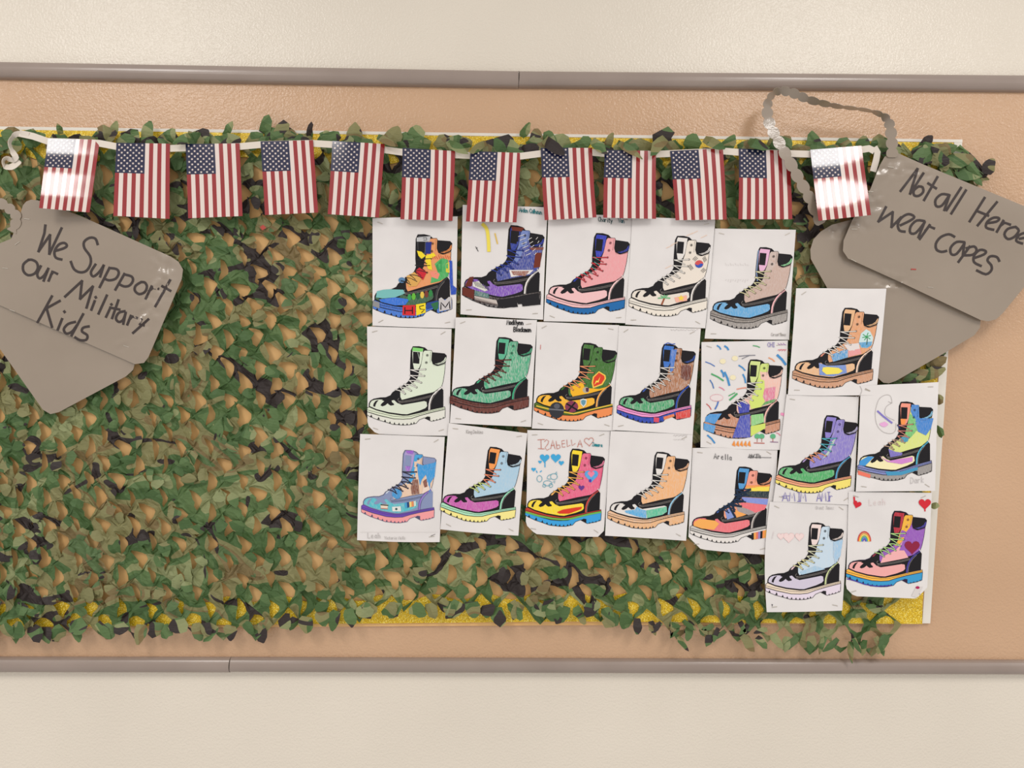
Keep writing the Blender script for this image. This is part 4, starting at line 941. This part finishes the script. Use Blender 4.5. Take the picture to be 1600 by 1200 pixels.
# ------------------------------------------------------------------ flags on a ribbon
bunt = empty('flag_bunting', at(700, 236, 0.05), label='string of twelve small printed flags on a white ribbon across the board', cat='bunting')
FL_SHAPE = {0: dict(d=0.062, tilt=0.021, yaw=-0.021, wave=0.0012), 11: dict(d=0.064, tilt=0.021, yaw=0.006, wave=0.0012)}
def build_flag(k):
    c = FLAGS[k]; sp = FL_SHAPE.get(k, {})
    D0 = sp.get('d', 0.054); tilt = sp.get('tilt', 0.001 + 0.004 * rnd(k, 81)); yaw = sp.get('yaw', (rnd(k, 82) - .5) * 0.006); wave = sp.get('wave', 0.0)
    bowh = 0.0004 if k in (0, 11) else 0.002 + 0.003 * rnd(k, 83); skew = (rnd(k, 84) - .5) * 5
    def S(u, v_, e=0.0):
        x = (c[0][0] * (1 - u) + c[1][0] * u) * (1 - v_) + (c[3][0] * (1 - u) + c[2][0] * u) * v_
        y = (c[0][1] * (1 - u) + c[1][1] * u) * (1 - v_) + (c[3][1] * (1 - u) + c[2][1] * u) * v_
        x += skew * math.sin(math.pi * v_) * 0.4
        d = D0 + tilt * v_ + yaw * (u - .5) + bowh * math.sin(math.pi * u) + wave * math.sin(v_ * 3 * math.pi)
        return at(x, y, d + e)
    NV = 16
    # stripes: 13 columns, red outside
    vs, fs, mi = [], [], []
    for a in range(14):
        for b_ in range(NV + 1): vs.append(S(a / 13, b_ / NV))
    for a in range(13):
        for b_ in range(NV):
            fs.append((a * (NV + 1) + b_ + 1, (a + 1) * (NV + 1) + b_ + 1, (a + 1) * (NV + 1) + b_, a * (NV + 1) + b_)); mi.append(a % 2)
    o = mk('flag', vs, fs, [M_FRED, M_FWHITE], bunt, smooth=True)
    o.data.polygons.foreach_set('material_index', mi)
    sm = o.modifiers.new('card', 'SOLIDIFY'); sm.thickness = 0.0005; sm.offset = -1
    o.modifiers.new('crisp', 'EDGE_SPLIT').split_angle = R(50)
    # canton with 50 stars
    U1, V1 = 7 / 13, 0.41
    vs, fs, mi = [], [], []
    nx_, ny_ = 7, 8
    for a in range(nx_ + 1):
        for b_ in range(ny_ + 1): vs.append(S(U1 * a / nx_, V1 * b_ / ny_, 0.0003))
    for a in range(nx_):
        for b_ in range(ny_): fs.append((a * (ny_ + 1) + b_, (a + 1) * (ny_ + 1) + b_, (a + 1) * (ny_ + 1) + b_ + 1, a * (ny_ + 1) + b_ + 1)); mi.append(0)
    for r in range(11):
        n = 5 if r % 2 == 0 else 4
        for q in range(n):
            u = U1 * ((q + 0.5) / 5 if n == 5 else (q + 1) / 5); v_ = V1 * (r + 0.75) / 11.5
            b0 = len(vs); vs.append(S(u, v_, 0.0007))
            for t in range(10):
                rr = 0.0255 if t % 2 == 0 else 0.012
                vs.append(S(u + rr * math.cos(t * math.pi / 5 - 1.57), v_ + rr * 0.7 * math.sin(t * math.pi / 5 - 1.57), 0.0007))
            for t in range(10): fs.append((b0, b0 + 1 + t, b0 + 1 + (t + 1) % 10)); mi.append(1)
    cn_ = mk('canton', vs, fs, [M_FBLUE, M_FWHITE], o, smooth=True, label='blue corner with white stars')
    cn_.data.polygons.foreach_set('material_index', mi)
for k in range(12): build_flag(k)
def strip3(pts, wd, mat, name, parent, twist=None, scallop=None, thick=0.0008, **k):
    """ribbon through (px, py, depth); width wd px; twist[k] turns its width out of the wall plane"""
    P = [Vector(p) for p in pts]; n = len(P)
    A, B = [], []
    for i, p in enumerate(P):
        t = (P[min(i + 1, n - 1)] - P[max(i - 1, 0)]); t2 = Vector((t.x, t.y)).normalized()
        nx, ny = -t2.y, t2.x
        w2 = wd / 2 * (scallop(i) if scallop else 1)
        tw = twist[i] if twist else 0.0
        A.append(at(p.x + nx * w2 * math.cos(tw), p.y + ny * w2 * math.cos(tw), p.z + w2 * 0.00165 * math.sin(tw)))
        B.append(at(p.x - nx * w2 * math.cos(tw), p.y - ny * w2 * math.cos(tw), p.z - w2 * 0.00165 * math.sin(tw)))
    fs = [(i, i + 1, n + i + 1, n + i) for i in range(n - 1)]
    o = mk(name, A + B, fs, mat, parent, smooth=True, **k)
    m = o.modifiers.new('card', 'SOLIDIFY'); m.thickness = thick; m.offset = 0
    o.modifiers.new('crisp', 'EDGE_SPLIT').split_angle = R(50)
    return o
rb = [(30, 208, .045), (52, 213, .048), (75, 221, .0535), (115, 222, .0535), (156, 224, .0535), (182, 229, .0525), (265, 232, .0525), (290, 231, .0525), (374, 229, .0525), (407, 226, .0525), (489, 224, .0525), (520, 226, .0525), (601, 234, .0525), (629, 238, .0525), (711, 242, .0525), (735, 243, .0525), (814, 244, .0525), (845, 240, .0525), (925, 238, .0525), (945, 240, .0525), (1025, 241, .0525), (1047, 240, .0525), (1130, 236, .0525), (1154, 238, .0525), (1238, 240, .0525), (1266, 241, .056), (1346, 234, .058), (1358, 232, .055), (1366, 236, .05)]
strip3(rb, 10.5, M_RIBBON, 'ribbon', bunt)
strip3([(1366, 230, .050), (1371, 238, .049), (1369, 250, .047), (1364, 268, .045)], 10, M_RIBBON, 'ribbon_end', bunt)
curl = [(45, 212, .0475), (28, 209, .046), (20, 214, .048), (15, 224, .05), (20, 238, .052), (25, 246, .054), (18, 250, .056), (10, 247, .056), (5, 252, .055), (8, 260, .054), (17, 261, .053), (26, 256, .052), (31, 251, .051)]
tw = [0.2, 0.5, 0.9, 1.0, 0.5, 0.3, 0.8, 1.0, 1.1, 0.6, 0.3, 0.5, 0.9]
strip3(smooth_pts(curl, 3), 10, M_RIBBON, 'ribbon_end', bunt, twist=[tw[min(12, i // 3)] for i in range(37)])

# ------------------------------------------------------------------ grey dog tag signs
def tag_plate(name, pts, dfun, parent, thick=0.0012, label=None):
    bm = bmesh.new()
    P = []
    for a, c in zip(pts, pts[1:] + pts[:1]):
        n = max(1, int(math.dist(a, c) / 10))
        for k in range(n): P.append((a[0] + (c[0] - a[0]) * k / n, a[1] + (c[1] - a[1]) * k / n))
    bv = [bm.verts.new((p[0], p[1], 0)) for p in P]
    for t in tessellate_polygon([[Vector((p[0], p[1], 0)) for p in P]]):
        try: bm.faces.new([bv[k] for k in t])
        except ValueError: pass
    xs = [p[0] for p in P]; ys = [p[1] for p in P]
    for ax, lo, hi in ((0, min(xs), max(xs)), (1, min(ys), max(ys))):
        k = math.ceil(lo / 5) * 5 + 0.37
        while k < hi:
            co = [0, 0, 0]; no = [0, 0, 0]; co[ax] = k; no[ax] = 1
            bmesh.ops.bisect_plane(bm, geom=bm.verts[:] + bm.edges[:] + bm.faces[:], plane_co=co, plane_no=no, dist=1e-5); k += 5
    bmesh.ops.triangulate(bm, faces=bm.faces[:])
    bmesh.ops.recalc_face_normals(bm, faces=bm.faces[:])
    bm.verts.index_update()
    vs = [at(v.co.x, v.co.y, dfun(v.co.x, v.co.y)) for v in bm.verts]
    fs = [tuple(v.index for v in f_.verts) for f_ in bm.faces]; bm.free()
    o = mk(name, vs, fs, M_TAG, parent, smooth=True, label=label)
    m = o.modifiers.new('card', 'SOLIDIFY'); m.thickness = thick; m.offset = 0
    o.modifiers.new('crisp', 'EDGE_SPLIT').split_angle = R(50)
    return o
def marker(strokes, sc, ox, oy, dfun, parent, wd=16):
    V, Fc = [], []
    for s in strokes:
        L_, R2 = ribbon2d([(ox + x / sc, oy + y / sc) for x, y in (smooth_pts(s, 3) if len(s) > 3 else s)], wd / sc); b0 = len(V); n = len(L_)
        for p in L_ + R2: V.append(at(p.x, p.y, dfun(p.x, p.y) + 0.0011))
        for k in range(n - 1): Fc.append((b0 + k, b0 + k + 1, b0 + n + k + 1, b0 + n + k))
    return mk('marker_lettering', V, Fc, M_MARKER, parent)
def scal(per, depth=0.22):
    return lambda i: 1 - depth + depth * abs(math.sin(i * math.pi / per)) ** 0.6
def crumple(x, y, spots):
    return sum(a * math.exp(-(((x - cx) / rx) ** 2 + ((y - cy) / ry) ** 2)) * 2.3 * noise.noise(Vector((x * 0.085, y * 0.085, cx))) for cx, cy, rx, ry, a in spots)
# left sign
def dl(x, y):
    # right hand corner is creased and bends forward
    s = ((x - 250) * 0.93 + (y - 410) * 0.36)
    return 0.046 + 0.0025 * noise.noise(Vector((x * 0.008, y * 0.008, 5))) + (0.00016 * max(0, s) if s > 0 else 0) + 0.000012 * (x - 100) + crumple(x, y, [(255, 430, 16, 34, .0028), (230, 485, 20, 34, .0022), (195, 540, 14, 10, .001)])
sgL = empty('dog_tag_sign', at(120, 645, 0.04), label='grey dog tag shaped card sign lettered We Support our Military Kids', cat='sign', group='grey dog tag signs')
tag_plate('back_tag', TAG_LB, lambda x, y: 0.040 + 0.002 * noise.noise(Vector((x * 0.01, y * 0.01, 2))), sgL)
fl = tag_plate('front_tag', TAG_LF, dl, sgL)
LT = [[(283,207),(277,258),(240,372)],[(240,372),(312,268)],[(312,268),(308,388)],[(308,388),(385,225)],[(345,368),(398,352),(418,335),(400,318),(365,330),(340,372),(348,410),(385,422)],
 [(610,328),(596,292),(560,286),(525,312),(528,352),(562,400),(566,448),(540,492),(500,502),(462,482),(442,435)],[(597,452),(568,500),(582,528),(618,502),(648,458)],[(648,458),(625,530)],
 [(685,472),(622,596)],[(682,475),(728,482),(742,508),(722,542),(680,552),(652,540)],[(778,510),(720,612)],[(775,515),(822,528),(830,556),(808,585),(775,590),(745,576)],
 [(882,563),(848,585),(842,615),(868,638),(904,626),(918,592),(905,566),(882,563)],[(948,588),(910,667)],[(930,620),(955,600),(990,605)],[(1063,550),(970,716)],[(1012,588),(1066,618)],
 [(178,424),(146,452),(146,494),(175,520),(215,510),(236,475),(228,440),(200,424),(178,424)],[(255,462),(232,512),(246,540),(275,522),(302,478)],[(302,478),(272,556)],[(328,496),(303,556)],[(318,518),(335,500),(358,512)],
 [(405,655),(512,556)],[(512,556),(500,668)],[(500,668),(580,590)],[(580,590),(540,725)],[(592,680),(570,738)],[(596,655),(600,662)],[(668,645),(615,762)],[(690,722),(662,782)],[(694,700),(698,706)],[(740,675),(700,790)],[(686,722),(748,735)],
 [(780,745),(742,755),(724,790),(742,812),(768,800),(784,760)],[(785,752),(770,826)],[(818,772),(795,830)],[(806,800),(828,778),(858,788)],[(884,795),(872,826),(900,834)],[(928,795),(830,882)],
 [(325,650),(234,815)],[(375,680),(288,728)],[(290,726),(325,845)],[(388,792),(360,862)],[(400,745),(405,752)],[(470,812),(425,825),(398,858),(415,885),(450,872),(478,835)],[(520,762),(446,898)],[(556,840),(520,848),(512,872),(545,895),(538,924),(500,926),(468,908)]]
for a_, b_ in ((0, 5), (5, 17), (17, 22), (22, 39), (39, 99)): marker(LT[a_:b_], 4, 0, 300, dl, fl)
mk_st = [(27, 380, -0.6), (8, 419, 0.1), (19, 485, 0.35), (197, 541, 0.3), (42, 342, 0.1)]
for x, y, a in mk_st: staple(x, y, dl(x, y) + 0.0006, a, fl, 9)
chL = [(-40, 300, .05), (-25, 303, .05), (-10, 309, .05), (2, 318, .05), (12, 324, .049), (20, 331, .049), (26, 340, .049), (24, 350, .048), (18, 362, .047)]
strip3(smooth_pts(chL, 4), 17, M_TAG, 'bead_chain', sgL, scallop=scal(5, 0.4))
# right sign
def dr(x, y):
    s = (x - 1370) * 0.8 - (y - 300) * 0.3
    ripple = 0.0016 * math.sin((x * 0.55 - y * 0.83) * 0.035)
    return 0.054 + 0.003 * noise.noise(Vector((x * 0.009, y * 0.009, 11))) + ripple + crumple(x, y, [(1385, 262, 24, 12, .003), (1428, 272, 30, 12, .002), (1362, 318, 16, 14, .003), (1392, 440, 26, 14, .0035), (1340, 352, 18, 10, .002)])
def drb(x, y): return 0.042 + 0.0035 * noise.noise(Vector((x * 0.009, y * 0.009, 15))) + crumple(x, y, [(1306, 360, 14, 9, .003), (1385, 446, 20, 9, .003)])
sgR = empty('dog_tag_sign', at(1450, 598, 0.04), label='grey dog tag shaped card sign lettered Not all Heroes wear capes', cat='sign', group='grey dog tag signs')
tag_plate('back_tag', TAG_RB, drb, sgR)
fr = tag_plate('front_tag', TAG_RF, dr, sgR)
RT = [[(828,795),(935,655)],[(935,655),(888,812)],[(888,812),(972,682)],[(942,765),(912,790),(914,820),(942,824),(970,800),(966,770),(942,765)],[(1060,705),(975,852)],[(1000,745),(1052,778)],
 [(1130,818),(1085,814),(1048,848),(1052,888),(1088,884),(1132,822)],[(1135,818),(1102,915)],[(1208,772),(1115,915)],[(1238,788),(1145,936)],
 [(1355,835),(1260,985)],[(1432,862),(1310,1010)],[(1305,918),(1378,948)],[(1368,995),(1428,985),(1446,965),(1412,960),(1372,985),(1364,1022),(1410,1036)],[(1472,978),(1430,1050)],[(1452,1012),(1480,992),(1515,1004)],
 [(1548,1018),(1500,1030),(1478,1065),(1500,1094),(1540,1080),(1568,1042),(1548,1018)],[(1572,1092),(1622,1080),(1610,1056),(1570,1070),(1552,1105),(1590,1122)],[(1700,1095),(1660,1092),(1648,1115),(1680,1140),(1665,1165),(1625,1155)],
 [(738,893),(690,985)],[(690,985),(780,925)],[(780,925),(772,1020)],[(772,1020),(832,958)],[(828,1008),(890,978),(915,955),(880,938),(838,958),(812,1000),(822,1040),(856,1048)],[(978,982),(930,978),(892,1015),(890,1055),(925,1055),(978,992)],[(980,985),(940,1085)],[(1012,1005),(948,1095)],[(985,1040),(1008,1015),(1040,1028)],
 [(1166,1080),(1130,1064),(1080,1082),(1050,1122),(1054,1160),(1085,1174),(1116,1168)],[(1228,1114),(1180,1112),(1142,1148),(1146,1188),(1180,1186),(1228,1122)],[(1228,1116),(1218,1196)],[(1262,1140),(1190,1238)],[(1240,1152),(1288,1140),(1304,1165),(1280,1192),(1228,1196)],[(1292,1212),(1350,1190),(1362,1170),(1325,1162),(1290,1195),(1288,1238),(1332,1262)],[(1446,1232),(1430,1206),(1390,1202),(1372,1228),(1396,1258),(1396,1290),(1362,1314),(1305,1290)]]
for a_, b_ in ((0, 6), (6, 10), (10, 19), (19, 28), (28, 99)): marker(RT[a_:b_], 4, 1200, 100, dr, fr)
for x, y, a in [(1392, 261, 0.1), (1360, 299, 0.1), (1335, 358, 0), (1334, 407, 0.5), (1454, 449, 0.05)]: staple(x, y, dr(x, y) + 0.0006, a, fr, 9)
o = mk('staple', [at(x, y, dr(1427, 421) + d_) for d_ in (0.001, 0.0016) for x, y in ((1423.5, 419.7), (1431.5, 420), (1431.5, 421.8), (1423.5, 421.5))], [(0, 1, 2, 3), (4, 7, 6, 5), (0, 4, 5, 1), (1, 5, 6, 2), (2, 6, 7, 3), (3, 7, 4, 0)], M_RED, fr, label='red staple')
ch = [(1394, 246, .058), (1394, 232, .060), (1393, 216, .063), (1391, 200, .066), (1387, 188, .070), (1378, 180, .073), (1362, 174, .075), (1340, 170, .076), (1318, 167.5, .076), (1298, 164, .075), (1280, 160, .074), (1262, 155, .072), (1248, 149, .070), (1234, 144, .068), (1220, 142, .066), (1209, 146, .065), (1202, 155, .066), (1199, 168, .068), (1200, 184, .070), (1205, 200, .071), (1213, 215, .072), (1222, 231, .073), (1231, 248, .073), (1241, 266, .072), (1250, 283, .070), (1260, 300, .067), (1268, 316, .062), (1276, 335, .055), (1284, 350, .05)]
twr = [0, 0, 0, .2, .6, .95, 1.25, 1.25, 1.2, 1.05, .9, .75, .6, .5, .7, 1.0, .9, .5, .2] + [0] * 10
cs = smooth_pts(ch, 5)
strip3(cs, 19, M_TAG, 'bead_chain', sgR, twist=[twr[min(28, i // 5)] * (1 - (i % 5) / 5) + twr[min(28, i // 5 + 1)] * (i % 5) / 5 for i in range(len(cs))], scallop=scal(5, 0.42))
